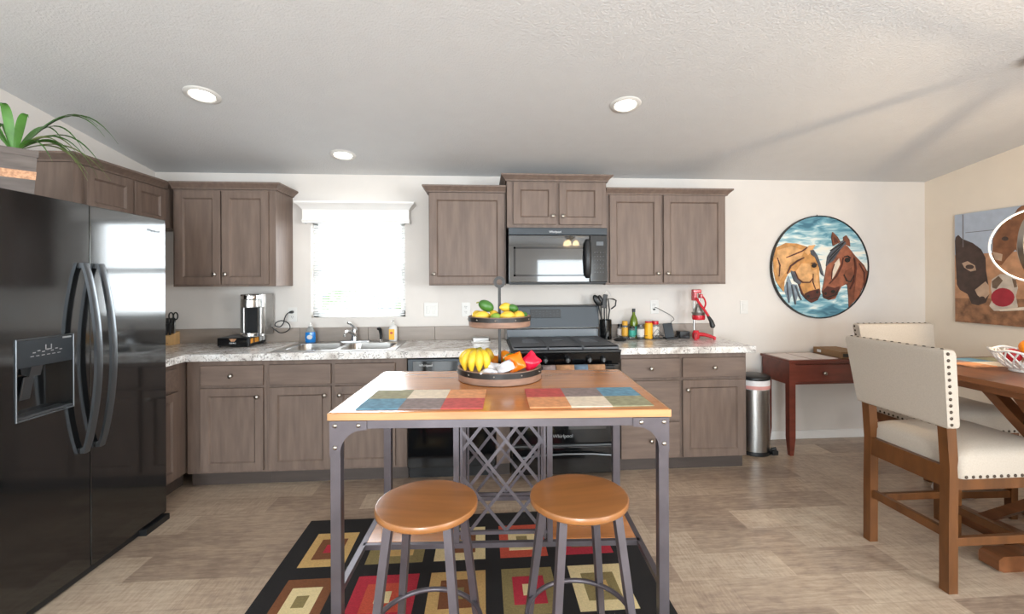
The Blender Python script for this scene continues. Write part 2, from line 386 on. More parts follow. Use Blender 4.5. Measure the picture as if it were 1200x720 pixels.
#@@STRUCTURE
XL, XR, YB, YR = -2.59, 3.97, 3.835, -4.2
ZB, SL, YRIDGE = 2.275, 0.146, -0.2
def ceil_z(y): return ZB + SL * (YB - y) if y > YRIDGE else ZB + SL * (YB - YRIDGE) - SL * (YRIDGE - y)
struct('floor', MB().box(XL, XR, YR, YB, -.1, 0), 'floor')
ro = MB()
for x0, x1, y0, y1 in ((XL - .15, XR + .15, YRIDGE, YB + .15), (XL - .15, XR + .15, YR - .15, YRIDGE)):
    za, zb = ceil_z(y0), ceil_z(y1)
    if y1 > YB: zb = ZB - SL * .15
    ro.mesh([(x0, y0, za), (x1, y0, za), (x1, y1, zb), (x0, y1, zb), (x0, y0, za + .12), (x1, y0, za + .12), (x1, y1, zb + .12), (x0, y1, zb + .12)],
            [(0, 1, 2, 3), (4, 5, 6, 7), (0, 1, 5, 4), (1, 2, 6, 5), (2, 3, 7, 6), (3, 0, 4, 7)])
struct('ceiling', ro, 'ceiling')
wx0, wx1, wz0, wz1 = -1.396, -0.640, 1.107, 1.915
def wall_y(y0, y1, holes, x0=XL, x1=XR, top=3.0):
    mb = MB(); xs = x0
    for hx0, hx1, hz0, hz1 in holes:
        mb.box(xs, hx0, y0, y1, 0, top); mb.box(hx0, hx1, y0, y1, 0, hz0); mb.box(hx0, hx1, y0, y1, hz1, top); xs = hx1
    return mb.box(xs, x1, y0, y1, 0, top)
struct('wall_back', wall_y(YB, YB + .12, [(wx0, wx1, wz0, wz1)], top=2.275), 'wall')
struct('wall_rear', wall_y(YR - .12, YR, [(-1.7, .2, .15, 2.15), (1.3, 2.6, .92, 1.92)], top=2.6), 'wall')
def wall_x(x0, x1, hole):
    hy0, hy1, hz0, hz1 = hole; mb = MB(); t = 2.9
    for a, c in ((YR, hy0), (hy1, YB)):   # gabled top follows the vault
        ys = [a] + ([YRIDGE] if a < YRIDGE < c else []) + [c]
        poly = [(a, 0), (c, 0)] + [(y, ceil_z(y)) for y in reversed(ys)]
        mb.prism(poly, x0, x1, 'YZ')
    mb.box(x0, x1, hy0, hy1, 0, hz0); mb.prism([(hy0, hz1), (hy1, hz1), (hy1, ceil_z(hy1)), (hy0, ceil_z(hy0))], x0, x1, 'YZ')
    return mb
struct('wall_left', wall_x(XL - .12, XL, (-2.7, -.7, .8, 2.1)), 'wall')
struct('wall_right', wall_x(XR, XR + .12, (-3.0, -.8, .8, 2.1)), 'wall_right')
def base_prof(mb, x0, x1, y0, y1): return mb.box(x0, x1, y0, y1, 0, .075, .004)
struct('baseboard_back', base_prof(MB(), 1.945, XR, YB - .014, YB), 'trim')
struct('baseboard_right', base_prof(MB(), XR - .014, XR, YR, YB - .014), 'trim')
struct('baseboard_left', base_prof(MB(), XL, XL + .014, YR, 1.85), 'trim')
# backsplash strip with fine vertical joints
tr_ = MB(); xs = [XL, -2.0, -1.48, -.94, -.40, .18]
for a, c in zip(xs[:-1], xs[1:]): tr_.box(a + .001, c - .001, YB - .018, YB, .914, 1.027, .002)
for a, c in ((.962, 1.5), (1.5, 1.985)): tr_.box(a + .001, c - .001, YB - .018, YB, .914, 1.027, .002)
struct('trim_1', tr_, 'tile_splash')
# sink window: frame, pane (the room's windows behind are frames with panes too)
def window(name, x0, x1, z0, z1, y, fw=.045, mull=None):
    mb = MB()
    mb.box(x0, x0 + fw, y - .03, y + .03, z0, z1); mb.box(x1 - fw, x1, y - .03, y + .03, z0, z1)
    mb.box(x0, x1, y - .03, y + .03, z0, z0 + fw); mb.box(x0, x1, y - .03, y + .03, z1 - fw, z1)
    if mull: mb.box(x0, x1, y - .025, y + .025, mull - .02, mull + .02)
    w = struct(name, mb, 'white_plastic')
    p = MB().box(x0 + fw, x1 - fw, y - .003, y + .003, z0 + fw, z1 - fw).build('pane', 'pane', w, local=True)
    return w
window('window_1', wx0, wx1, wz0, wz1, YB + .085, mull=1.50)
window('window_2', 1.3, 2.6, .92, 1.92, YR - .06)
window('window_3', -1.7, .2, .15, 2.15, YR - .06)

#@@KITCHEN
def shaker(mb, w, h, st=.055, t=.02):   # canonical: u 0..w, v 0..h, front at w=0 going to +w behind
    b_ = .0025
    mb.box(0, st, 0, t, 0, h, b_); mb.box(w - st, w, 0, t, 0, h, b_)
    mb.box(st - .002, w - st + .002, .0004, t, 0, st, b_); mb.box(st - .002, w - st + .002, .0004, t, h - st, h, b_)
    i = .006   # inner bead then flat panel
    mb.box(st, w - st, .006, t - .001, st, h - st)
    mb.prism([(st, st), (w - st, st), (w - st - i, st + i), (st + i, st + i)], .002, .009, 'XZ')
    mb.box(st + i, w - st - i, .0098, t, st + i, h - st - i)
def shaker2(mb, w, h, st=.055, t=.02):
    b_ = .0025
    mb.box(0, st, 0, t, 0, h, b_); mb.box(w - st, w, 0, t, 0, h, b_)
    mb.box(st - .002, w - st + .002, .0004, t, 0, st, b_); mb.box(st - .002, w - st + .002, .0004, t, h - st, h, b_)
    o = [(st, st), (w - st, st), (w - st, h - st), (st, h - st)]; i = .008
    q = [(st + i, st + i), (w - st - i, st + i), (w - st - i, h - st - i), (st + i, h - st - i)]
    vs = [(a, .001, c) for a, c in o] + [(a, .0125, c) for a, c in q]
    mb.mesh(vs, [(0, 1, 5, 4), (1, 2, 6, 5), (2, 3, 7, 6), (3, 0, 4, 7), (4, 5, 6, 7)])
def XY_front(x, y, z): return Matrix.Translation((x, y, z))                        # door facing -Y
def XY_right(x, y, z): return Matrix.Translation((x, y, z)) @ Matrix.Rotation(PI / 2, 4, 'Z')   # door facing +X, u runs +Y
def knob(parent, p, face='-Y'):
    mb = MB(); mb.lathe([(.006, 0), (.005, .010), (.009, .016), (.0145, .021), (.0145, .026), (.010, .030), (0, .031)], p, 16, axis='-Y' if face == '-Y' else 'X')
    return mb.build('knob', 'nickel', parent)
def door(root, x0, x1, z0, z1, y, kn=None, face='-Y', name='door'):
    mb = MB(XY_front(x0, y, z0) if face == '-Y' else XY_right(y, x0, z0)); shaker2(mb, x1 - x0, z1 - z0)
    d = mb.build(name, 'cab', root)
    if kn: knob(d, (kn[0], y, kn[1]) if face == '-Y' else (y, kn[0], kn[1]), face)
    return d
def drawer(root, x0, x1, z0, z1, y, kn=True, name='drawer'):
    d = MB().box(x0, x1, y, y + .02, z0, z1, .004).build(name, 'cabh', root)
    if kn: knob(d, ((x0 + x1) / 2, y, (z0 + z1) / 2))
    return d
YF = 3.2285
def base_body(root, x0, x1, side=False):
    MB().box(x0, x1, YF + .0205, YB - .02, .10, .866, .001).build('body', 'cab', root)
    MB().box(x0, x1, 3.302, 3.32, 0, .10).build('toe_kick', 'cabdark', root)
T = lambda name, x, y, z, lab, cat, grp=None: thing(name, (x, y, z), lab, cat, grp)
bc = T('base_cabinet', -1.73, 3.53, 0, 'taupe wooden base cabinet below the coffee maker, one drawer over one door', 'cabinet', 'taupe base cabinets')
base_body(bc, -1.998, -1.476)
drawer(bc, -1.905, -1.496, .695, .833, YF); door(bc, -1.905, -1.496, .115, .678, YF, (-1.53, .62))
bc = T('sink_cabinet', -1.0, 3.53, 0, 'taupe wooden sink cabinet with two doors and two knobless drawer fronts', 'cabinet', 'taupe base cabinets')
mbb = MB()   # open inside so the bowls hang in it
for b_ in ((-1.475, -1.457, YF + .02, YB - .02, .10, .866), (-.553, -.535, YF + .02, YB - .02, .10, .866), (-1.457, -.553, YF + .02, YB - .02, .10, .118),
           (-1.457, -.553, YB - .03, YB - .02, .118, .866), (-1.457, -.553, YF + .0205, YF + .04, .118, .866)): mbb.box(*b_)
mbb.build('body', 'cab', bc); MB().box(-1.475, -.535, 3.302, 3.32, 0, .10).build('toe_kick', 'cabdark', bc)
for a, c, kx in ((-1.457, -1.047, -1.085), (-1.022, -.613, -.985)):
    drawer(bc, a, c, .695, .833, YF, False, 'false_drawer_front'); door(bc, a, c, .115, .678, YF, (kx, .62))
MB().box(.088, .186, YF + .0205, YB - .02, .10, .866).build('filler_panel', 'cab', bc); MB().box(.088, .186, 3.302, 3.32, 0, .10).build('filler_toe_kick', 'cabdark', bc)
bc = T('base_cabinet', 1.2, 3.53, 0, 'taupe wooden base cabinet of three stacked drawers, right beside the black range', 'cabinet', 'taupe base cabinets')
base_body(bc, .964, 1.434)
drawer(bc, .986, 1.424, .688, .831, YF); drawer(bc, .986, 1.424, .382, .669, YF); drawer(bc, .986, 1.424, .107, .368, YF)
bc = T('base_cabinet', 1.68, 3.53, 0, 'taupe wooden base cabinet at the right end of the run, beside the steel bin', 'cabinet', 'taupe base cabinets')
base_body(bc, 1.4345, 1.935)
drawer(bc, 1.446, 1.915, .688, .831, YF); door(bc, 1.446, 1.915, .107, .669, YF, (1.478, .60))
bc = T('base_cabinet', -2.3, 3.05, 0, 'taupe wooden corner base cabinet squeezed between the black fridge and the back run', 'cabinet', 'taupe base cabinets')
MB().box(XL + .01, -2.0205, 2.885, YB - .02, .10, .866, .001).build('body', 'cab', bc)
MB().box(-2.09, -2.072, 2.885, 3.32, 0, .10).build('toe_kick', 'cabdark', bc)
door(bc, 2.90, 3.165, .115, .678, -2.0, None, 'X'); MB().box(-2.02, -2.0, 2.90, 3.165, .695, .833, .004).build('drawer', 'cabh', bc)

# counters
ct = MB(); z0, z1 = .867, .914
sx0, sx1, sy0, sy1 = -1.425, -.655, 3.30, 3.775
ct.box(-1.978, sx0, 3.1985, YB - .019, z0, z1, .003); ct.box(sx1, .186, 3.1985, YB - .019, z0, z1, .003)
ct.box(sx0, sx1, 3.1985, sy0, z0, z1, .003); ct.box(sx0, sx1, sy1, YB - .019, z0, z1, .003)
ct.box(XL + .003, -1.978, 2.87, YB - .019, z0, z1, .003)
tag(ct.build('countertop', 'counter'), 'long pale stone-look countertop with the sink, wrapping into the left corner', 'countertop', 'stone-look countertops')
tag(MB().box(.962, 1.985, 3.1985, YB - .019, z0, z1, .004).build('countertop', 'counter'), 'short pale stone-look countertop right of the range, holding jars and the red juicer', 'countertop', 'stone-look countertops')

# upper cabinets
def crown(root, x0, x1, yb, yf, zt, left=True, right=True, h=.05, pr=.045, mats='cab'):
    prof = [(0, 0), (.012, 0), (.014, .008), (.026, .022), (.040, .034), (pr, .038), (pr, h), (0, h)]
    mb = MB()
    def ring(k):   # k: ring index along path ; mitred path back-left, front-left, front-right, back-right
        out = []
        for d, z in prof:
            xl = x0 - (d if left else 0); xr = x1 + (d if right else 0); yy = yf - d
            out.append([(xl, yb, zt - h + z), (xl, yy, zt - h + z), (xr, yy, zt - h + z), (xr, yb, zt - h + z)][k])
        return out
    mb.rings([ring(k) for k in range(4)]); mb.box(x0, x1, yf, yb, zt - h, zt - .002)
    return mb.build('crown_moulding', mats, root, ang=25)
YU = 3.5085
def upper(root, x0, x1, z0, z1, yf): MB().box(x0, x1, yf + .0205, YB - .002, z0, z1, .0015).build('body', 'cab', root)
uc = T('wall_cabinet', -1.9, 3.68, 1.366, 'taupe two-door wall cabinet above the coffee maker, left of the sink window', 'cabinet', 'taupe wall cabinets')
upper(uc, -2.262, -1.537, 1.366, 2.085, YU)
door(uc, -2.24, -1.924, 1.381, 2.070, YU, (-1.957, 1.455)); door(uc, -1.913, -1.583, 1.381, 2.070, YU, (-1.882, 1.455))
crown(uc, -2.262, -1.537, YB - .002, YU + .015, 2.131, False, True)
uc = T('wall_cabinet', -.12, 3.68, 1.366, 'taupe single-door wall cabinet between the sink window and the microwave', 'cabinet', 'taupe wall cabinets')
upper(uc, -.412, .176, 1.366, 2.085, YU); door(uc, -.405, .166, 1.378, 2.072, YU, (-.372, 1.452)); crown(uc, -.412, .176, YB - .002, YU + .015, 2.128, True, False)
uc = T('wall_cabinet', .565, 3.64, 1.803, 'short taupe two-door wall cabinet raised above the black microwave', 'cabinet', 'taupe wall cabinets')
upper(uc, .182, .950, 1.803, 2.165, 3.455)
door(uc, .23, .556, 1.829, 2.146, 3.455, (.53, 1.89)); door(uc, .581, .914, 1.829, 2.146, 3.455, (.608, 1.89))
crown(uc, .182, .950, YB - .002, 3.47, 2.208)
uc = T('wall_cabinet', 1.45, 3.68, 1.366, 'taupe two-door wall cabinet right of the microwave, above the red juicer', 'cabinet', 'taupe wall cabinets')
upper(uc, .956, 1.936, 1.366, 2.085, YU)
door(uc, .988, 1.400, 1.381, 2.070, YU, (1.372, 1.452)); door(uc, 1.421, 1.923, 1.381, 2.070, YU, (1.452, 1.452)); crown(uc, .956, 1.936, YB - .002, YU + .015, 2.122, False, True)
# cabinet above the fridge, on the left wall
uc = T('wall_cabinet', -2.44, 3.1, 1.80, 'taupe wall cabinet on the left wall, high above the black fridge', 'cabinet', 'taupe wall cabinets')
MB().box(XL + .002, -2.3105, 2.765, 3.80, 1.80, 2.085, .0015).build('body', 'cab', uc)
door(uc, 2.834, 3.185, 1.815, 2.070, -2.29, None, 'X'); door(uc, 3.205, 3.50, 1.815, 2.070, -2.29, None, 'X')
prof = [(0, 0), (.012, 0), (.014, .008), (.026, .022), (.040, .034), (.045, .038), (.045, .05), (0, .05)]
mb = MB(); zt = 2.129; xf, yn = -2.312, 2.765
mb.rings([[(XL + .002, yn - d, zt - .05 + z) for d, z in prof], [(xf + d, yn - d, zt - .05 + z) for d, z in prof], [(xf + d, 3.54 - d, zt - .05 + z) for d, z in prof]])
mb.box(XL + .002, xf, yn, 3.82, zt - .05, zt - .002); mb.build('crown_moulding', 'cab', uc, ang=25)

# window valance and blind
va = MB(); prof = [(.08, 0), (.09, 0), (.09, .012), (.094, .016), (.094, .022), (.088, .03), (.088, .105), (.096, .115), (.112, .135), (.132, .150), (.135, .155), (.135, .168), (.08, .168)]
x0, x1, zz = -1.43, -.595, 1.868
va.rings([[(x0 - d + .088, YB - .001, zz + z) for d, z in prof], [(x0 - d + .088, YB - d, zz + z) for d, z in prof], [(x1 + d - .088, YB - d, zz + z) for d, z in prof], [(x1 + d - .088, YB - .001, zz + z) for d, z in prof]])
va.box(x0 - .005, x1 + .005, YB - .085, YB - .001, zz + .155, zz + .166)
tag(va.build('window_valance', 'trim', ang=25), 'white crown-moulded box valance above the sink window', 'valance')
bl = T('window_blind', -1.018, YB + .03, 1.12, 'white horizontal slat blind lowered in the sink window', 'blind')
MB().box(wx0 + .01, wx1 - .01, YB + .008, YB + .05, 1.875, 1.91, .003).build('head_rail', 'blind', bl)
sl = MB(); z = 1.145
while z < 1.87:
    sl.mesh([(wx0 + .012, YB + .015, z - .0050), (wx1 - .012, YB + .015, z - .0050), (wx1 - .012, YB + .027, z + .001), (wx0 + .012, YB + .027, z + .001), (wx1 - .012, YB + .039, z + .0045), (wx0 + .012, YB + .039, z + .0045)],
            [(0, 1, 2, 3), (3, 2, 4, 5)]); z += .0205
slo = sl.build('slats', 'blind', bl)
sm_ = slo.modifiers.new('thickness', 'SOLIDIFY'); sm_.thickness = .0012
MB().box(wx0 + .012, wx1 - .012, YB + .014, YB + .040, 1.118, 1.132, .003).build('bottom_rail', 'blind', bl)
for x in (-1.25, -.79): MB().cyl((x, YB + .012, 1.12), (x, YB + .012, 1.89), .0008, seg=6).build('ladder_cord', 'white_plastic', bl)

# sink
sk = T('kitchen_sink', -1.04, 3.54, .70, 'double-bowl stainless steel sink set in the counter under the window', 'sink')
def rrect(x0, x1, y0, y1, r, n, z):
    pts = []
    for cx, cy, a in ((x1 - r, y1 - r, 0), (x0 + r, y1 - r, PI / 2), (x0 + r, y0 + r, PI), (x1 - r, y0 + r, 1.5 * PI)):
        for i in range(n + 1): t = a + PI / 2 * i / n; pts.append((cx + r * math.cos(t), cy + r * math.sin(t), z))
    return pts
def bowlrect(x0, x1, y0, y1, n, z):   # same count, square corners
    pts = []
    for cx, cy in ((x1, y1), (x0, y1), (x0, y0), (x1, y0)): pts += [(cx, cy, z)] * (n + 1)
    return [(p[0] + 1e-5 * i, p[1], p[2]) for i, p in enumerate(pts)]
rim = MB(); ZT = .9175
rim.box(-1.46, -.62, 3.70, 3.81, .9145, ZT, .001)
rim.box(-1.46, -.62, 3.262, 3.302, .9145, ZT, .001); rim.box(-1.46, -1.418, 3.30, 3.702, .9145, ZT, .001); rim.box(-.662, -.62, 3.30, 3.702, .9145, ZT, .001)
rim.build('rim', 'steel', sk)
for a, c in ((-1.42, -1.043), (-1.043, -.66)):
    bw = MB(); n = 5
    bw.rings([bowlrect(a, c, 3.30, 3.702, n, ZT - .0004), rrect(a + .012, c - .012, 3.312, 3.69, .07, n, ZT), rrect(a + .018, c - .018, 3.318, 3.684, .068, n, ZT - .006),
              rrect(a + .026, c - .026, 3.326, 3.676, .06, n, .79), rrect(a + .06, c - .06, 3.36, 3.642, .05, n, .756), rrect(a + .15, c - .15, 3.45, 3.55, .03, n, .752)], cap0=False)
    bw.build('bowl', 'steel', sk, ang=50)
fa = T('faucet', -1.03, 3.755, .9175, 'low chrome single-lever faucet behind the double sink', 'faucet')
mb = MB(); mb.rings([rrect(-1.15, -.90, 3.725, 3.785, .028, 6, .9178), rrect(-1.15, -.90, 3.725, 3.785, .028, 6, .924), rrect(-1.14, -.91, 3.732, 3.778, .022, 6, .929)]); mb.build('base_plate', 'chrome', fa)
MB().lathe([(.026, .928), (.024, .95), (.022, .99), (.024, 1.0), (.023, 1.018), (.015, 1.03), (0, 1.032)], (-1.03, 3.755, 0)).build('valve_body', 'chrome', fa)
MB().tube([(-1.03, 3.745, .965), (-1.033, 3.70, .99), (-1.038, 3.63, 1.012), (-1.042, 3.57, 1.015), (-1.043, 3.545, 1.002), (-1.043, 3.54, .982)], [.015, .014, .013, .012, .012, .012], 12).build('spout', 'chrome', fa)
MB().tube([(-1.03, 3.755, 1.025), (-1.04, 3.745, 1.045), (-1.056, 3.72, 1.066), (-1.066, 3.70, 1.072)], [.013, .011, .009, .010], 10, flat=.8).build('lever', 'chrome', fa)
sp = T('sink_sprayer', -.822, 3.755, .9175, 'small black pull-out sprayer standing beside the chrome faucet', 'sprayer')
MB().lathe([(.022, .9178), (.021, .924), (.014, .93), (.012, .935)], (-.822, 3.755, 0), 16).build('collar', 'chrome', sp)
MB().tube([(-.822, 3.755, .934), (-.823, 3.755, .98), (-.828, 3.748, 1.012), (-.834, 3.735, 1.024), (-.838, 3.722, 1.02)], [.011, .012, .014, .013, .011], 12).build('spray_head', 'dark_plastic', sp)

# soap bottles
so = T('dish_soap_bottle', -1.37, 3.745, .9175, 'clear bottle of bright blue dish soap at the back left of the sink', 'bottle')
def ebody(prof, c, sq=.62, m=0, mb=None, seg=24):
    mb = mb or MB(); rs = []
    for r, z in prof: rs.append([(c[0] + max(r, 1e-4) * math.cos(2 * PI * j / seg), c[1] + max(r, 1e-4) * sq * math.sin(2 * PI * j / seg), z) for j in range(seg)])
    return mb.rings(rs, m)
ebody([(.036, .9178), (.040, .925), (.040, .985), (.036, 1.0)], (-1.37, 3.745)).build('liquid_body', 'blue_soap', so)
ebody([(.0355, 1.0), (.028, 1.022), (.016, 1.042), (.013, 1.048)], (-1.37, 3.745)).build('clear_shoulder', 'clear_plastic', so)
MB().lathe([(.014, 1.046), (.014, 1.058), (.006, 1.063), (.005, 1.072), (0, 1.074)], (-1.37, 3.745, 0), 16).build('cap', 'white_plastic', so)
mb = MB(); mb.prism(ellip(-1.366, .962, .021, .018), 3.7165, 3.7215, 'XZ'); lb = mb.build('label_patch', 'white_print', so)
so = T('hand_soap_bottle', -.728, 3.765, .9175, 'white pump bottle with a yellow label at the back right of the sink', 'bottle')
ebody([(.030, .9178), (.033, .923), (.033, 1.02), (.028, 1.038), (.012, 1.046)], (-.728, 3.765), .7).build('bottle_body', 'white_plastic', so)
mb = MB(); mb.box(-.757, -.714, 3.7395, 3.7445, .93, 1.015, .001); mb.build('label_patch', 'yellow_label', so)
MB().prism(ellip(-.737, .985, .012, .009), 3.7375, 3.7405, 'XZ').build('logo', 'mat_red', so)
mb = MB(); mb.lathe([(.012, 1.044), (.012, 1.058), (.006, 1.06), (.006, 1.08)], (-.728, 3.765, 0), 14); mb.tube([(-.728, 3.765, 1.08), (-.73, 3.74, 1.082), (-.732, 3.722, 1.076)], [.008, .007, .005], 10); mb.build('pump', 'white_plastic', so)

# knife block and knives
kb = T('knife_block', -2.46, 3.755, .914, 'pale wooden knife block in the corner behind the fridge', 'knife block')
mb = MB(); mb.prism([(3.70, .914), (3.82, .914), (3.82, 1.012), (3.70, .988)], -2.53, -2.40, 'YZ'); mb.build('block', 'blockwood', kb)
text('print_mark', 'cutlery', .013, (-2.43, 3.6985, .932), FRONT, 'chairwood', kb)
k = 0
for row, (yy, zz, n) in enumerate(((3.725, .995, 5), (3.775, 1.005, 4))):
    for i in range(n):
        x = -2.418 - i * .024
        kn = thing('kitchen_knife', (x, yy, zz), 'black-handled %s sunk in the pale knife block, %s' % (('steak knife', ['nearest the counter edge', 'second from the right', 'third from the right', 'fourth from the right', 'fifth from the right'][i]) if row == 0 else ('large knife', ['back row right', 'back row second', 'back row third', 'back row left'][i])), 'knife', 'knives in the block')
        L_ = .085 if row == 0 else .115
        MB().tube([(x, yy + .003, zz - .006), (x + .004, yy - .004, zz + L_ * .5), (x + .010, yy - .012, zz + L_)], [.0075, .009, .008], 8, flat=1.2).build('handle', 'dark_plastic', kn)
        MB().box(x - .001, x + .001, yy, yy + .012, zz - .06, zz - .004).build('blade', 'steel', kn)
sc_ = thing('kitchen_scissors', (-2.41, 3.775, 1.03), 'black-handled kitchen scissors standing highest in the knife block', 'scissors')
for s_ in (-1, 1):
    pts = [(-2.412 + s_ * .017 + .016 * math.cos(t), 3.77 - .01, 1.135 + .028 * math.sin(t)) for t in [2 * PI * i / 14 for i in range(14)]]
    MB().tube(pts, .005, 8, closed=True).build('handle_loop', 'dark_plastic', sc_)
MB().box(-2.422, -2.402, 3.762, 3.768, .99, 1.11, .002).build('blades', 'steel', sc_)

# coffee pod drawer and coffee maker
pd = T('coffee_pod_drawer', -1.85, 3.67, .914, 'low black pod drawer under the silver coffee maker', 'drawer')
mb = MB(); mb.box(-1.962, -1.736, 3.535, 3.80, .924, .985, .004)
for fx in (-1.95, -1.75):
    for fy in (3.55, 3.78): mb.cyl((fx, fy, .9145), (fx, fy, .926), .008, seg=10)
mb.build('casing', 'dark_plastic', pd)
MB().box(-1.955, -1.742, 3.529, 3.5355, .929, .981, .002).build('drawer_front', 'black_gloss', pd)
text('logo', 'KEURIG', .014, (-1.848, 3.5285, .945), FRONT, 'white_print', pd)
MB().prism([(-1.875, .978), (-1.82, .978), (-1.835, .958), (-1.86, .958)], 3.5275, 3.5295, 'XZ').build('emblem', 'copper_band', pd)
mb = MB(); 
for i, (a, c) in enumerate(((3.56, 3.60), (3.62, 3.68), (3.70, 3.735), (3.745, 3.785))): mb.box(-1.7365, -1.7345, a, c, .94, .975, .0005, m=0 if i < 2 else 1)
mb.build('side_pictures', ['orange_card', 'white_print'], pd)
cm = T('coffee_maker', -1.76, 3.66, .986, 'silver single-cup coffee maker with a black cup bay, on the pod drawer', 'coffee maker')
mb = MB(); mb.rings([rrect(-1.835, -1.672, 3.64, 3.80, .02, 5, z) for z in (.9865, 1.30)]); mb.rings([rrect(-1.83, -1.677, 3.645, 3.795, .02, 5, z) for z in (1.30, 1.306)]); mb.build('body', 'steel', cm)
MB().lathe([(.062, 1.205), (.064, 1.21), (.064, 1.262), (.060, 1.266)], (-1.772, 3.628, 0), 32).build('brew_head', 'steel', cm)
MB().lathe([(.066, 1.266), (.068, 1.27), (.068, 1.295), (.062, 1.304), (0, 1.305)], (-1.772, 3.628, 0), 32).build('lid', 'chrome', cm)
mb = MB(); mb.box(-1.80, -1.708, 3.615, 3.642, 1.02, 1.205, .003); mb.build('cup_bay', 'dark_plastic', cm)
mb = MB(); mb.box(-1.832, -1.80, 3.60, 3.645, 1.0, 1.21, .006); mb.box(-1.708, -1.676, 3.60, 3.645, 1.0, 1.21, .006); mb.build('side_columns', 'steel', cm)
MB().lathe([(.07, .9865), (.072, .99), (.072, 1.014), (.066, 1.019), (0, 1.02)], (-1.765, 3.625, 0), 32).build('drip_tray', 'chrome', cm)
MB().box(-1.858, -1.836, 3.66, 3.79, 1.09, 1.26, .006).build('water_tank', 'clear_plastic', cm)
cd = MB(); pts = [(-1.668, 3.75, 1.04), (-1.645, 3.755, 1.02), (-1.61, 3.76, .995), (-1.57, 3.765, 1.0), (-1.535, 3.765, 1.03), (-1.55, 3.77, 1.07), (-1.60, 3.772, 1.09), (-1.645, 3.775, 1.075), (-1.655, 3.78, 1.05), (-1.62, 3.785, 1.04), (-1.595, 3.79, 1.07), (-1.59, 3.795, 1.10), (-1.58, 3.80, 1.13), (-1.565, 3.805, 1.148), (-1.553, 3.808, 1.153)]
def smooth(p, n=5):
    p = [Vector(q) for q in p]; o = []
    for i in range(len(p) - 1):
        a, b_, c, d = p[max(i - 1, 0)], p[i], p[i + 1], p[min(i + 2, len(p) - 1)]
        for k in range(n):
            t = k / n; o.append(.5 * ((2 * b_) + (c - a) * t + (2 * a - 5 * b_ + 4 * c - d) * t * t + (3 * b_ - a - 3 * c + d) * t ** 3))
    return o + [p[-1]]
co = T('power_cord', -1.6, 3.78, 1.0, 'looped black cord of the coffee maker plugged into the left outlet', 'cord')
MB().tube(smooth(pts), .0042, 8).build('cable', 'dark_plastic', co)
MB().tube([(-1.556, 3.805, 1.152), (-1.54, 3.812, 1.155), (-1.538, 3.8255, 1.155)], [.008, .012, .011], 10).build('plug', 'dark_plastic', co)

# outlets and switches
def plate(name, x, z, kind, lab, wall='B', y=None):
    cat = 'outlet' if kind == 'o' else 'switch'
    if wall == 'B': t = thing(name, (x, YB, z), lab, cat, 'white wall plates'); X = Matrix.Translation((x, YB, z))
    else: t = thing(name, (XR, y, z), lab, cat, 'white wall plates'); X = Matrix.Translation((XR, y, z)) @ Matrix.Rotation(-PI / 2, 4, 'Z')
    w = .115 if kind == 'ss' else .072
    MB(X).box(-w / 2, w / 2, -.007, 0, -.058, .058, .003).build('plate', 'white_plastic', t)
    if kind == 'o':
        for dz in (-.021, .021):
            r_ = MB(X).box(-.017, .017, -.0095, -.006, dz - .014, dz + .014, .003).build('receptacle', 'white_plastic', t)
            mb = MB(X)
            for sx_ in (-.007, .006): mb.box(sx_ - .0013, sx_ + .0013, -.0100, -.0094, dz - .002, dz + .008)
            mb.box(-.002, .002, -.0100, -.0094, dz - .010, dz - .006); mb.build('slots', 'dark_plastic', r_)
    else:
        for dx in ((-.024, .024) if kind == 'ss' else (0,)): MB(X).box(dx - .016, dx + .016, -.011, -.006, -.033, .033, .002, rot=Euler((.06, 0, 0))).build('rocker', 'white_plastic', t)
    return t
plate('wall_outlet', -1.54, 1.134, 'o', 'white outlet right of the coffee maker with a black plug in it')
plate('light_switch', -.432, 1.165, 'ss', 'white double rocker switch on the wall right of the sink window', )
plate('wall_outlet', -.144, 1.163, 'o', 'white empty outlet on the wall left of the two-tier fruit stand')
plate('wall_outlet', 1.466, 1.171, 'o', 'white outlet above the spice jars with a thin black wire plugged in')
plate('light_switch', 2.268, 1.164, 's', 'white single rocker switch between the red juicer and the round horse picture')
plate('wall_outlet', 0, .452, 'o', 'white low outlet on the right wall under the dining table edge', 'R', 3.263)

#@@APPLIANCES
# refrigerator
fr = T('refrigerator', -2.22, 2.40, 0, 'tall glossy black side-by-side refrigerator with water dispenser', 'refrigerator')
MB().box(-2.55, -1.945, 1.905, 2.852, .02, 1.745, .004).build('cabinet_body', 'black_fridge', fr)
d1 = MB()   # freezer door with a real recess for the dispenser
dy0, dy1, dz0, dz1 = 1.982, 2.238, .835, 1.045
x0, x1 = -1.938, -1.874
d1.box(x0, x1, 1.90, dy0, .04, 1.765); d1.box(x0, x1, dy1, 2.3275, .04, 1.765)
d1.box(x0, x1, dy0, dy1, .04, dz0); d1.box(x0, x1, dy0, dy1, dz1, 1.765); d1.box(x0, x0 + .006, dy0, dy1, dz0, dz1)
d1 = d1.build('freezer_door', 'black_fridge', fr)
d2 = MB().box(x0, x1, 2.3345, 2.856, .04, 1.765, .004).build('fridge_door', 'black_fridge', fr)
dp = MB()
for a in ((1.979, 1.983, .83, 1.165), (2.237, 2.241, .83, 1.165), (1.979, 2.241, 1.160, 1.164), (1.979, 2.241, .828, .834)): dp.box(-1.8745, -1.868, *a, .002)
dp = dp.build('dispenser_frame', 'grey_handle', d1)
MB().box(-1.876, -1.871, 1.985, 2.235, 1.045, 1.158, .001).build('dispenser_panel', 'charcoal_panel', d1)
mb = MB()
for i in range(7): mb.box(-1.8709, -1.8703, 2.05 + i * .02, 2.062 + i * .02, 1.10 + .006 * (i % 2), 1.104 + .006 * (i % 2))
for i in range(6): mb.box(-1.8709, -1.8703, 2.04 + i * .024, 2.054 + i * .024, 1.086, 1.089)
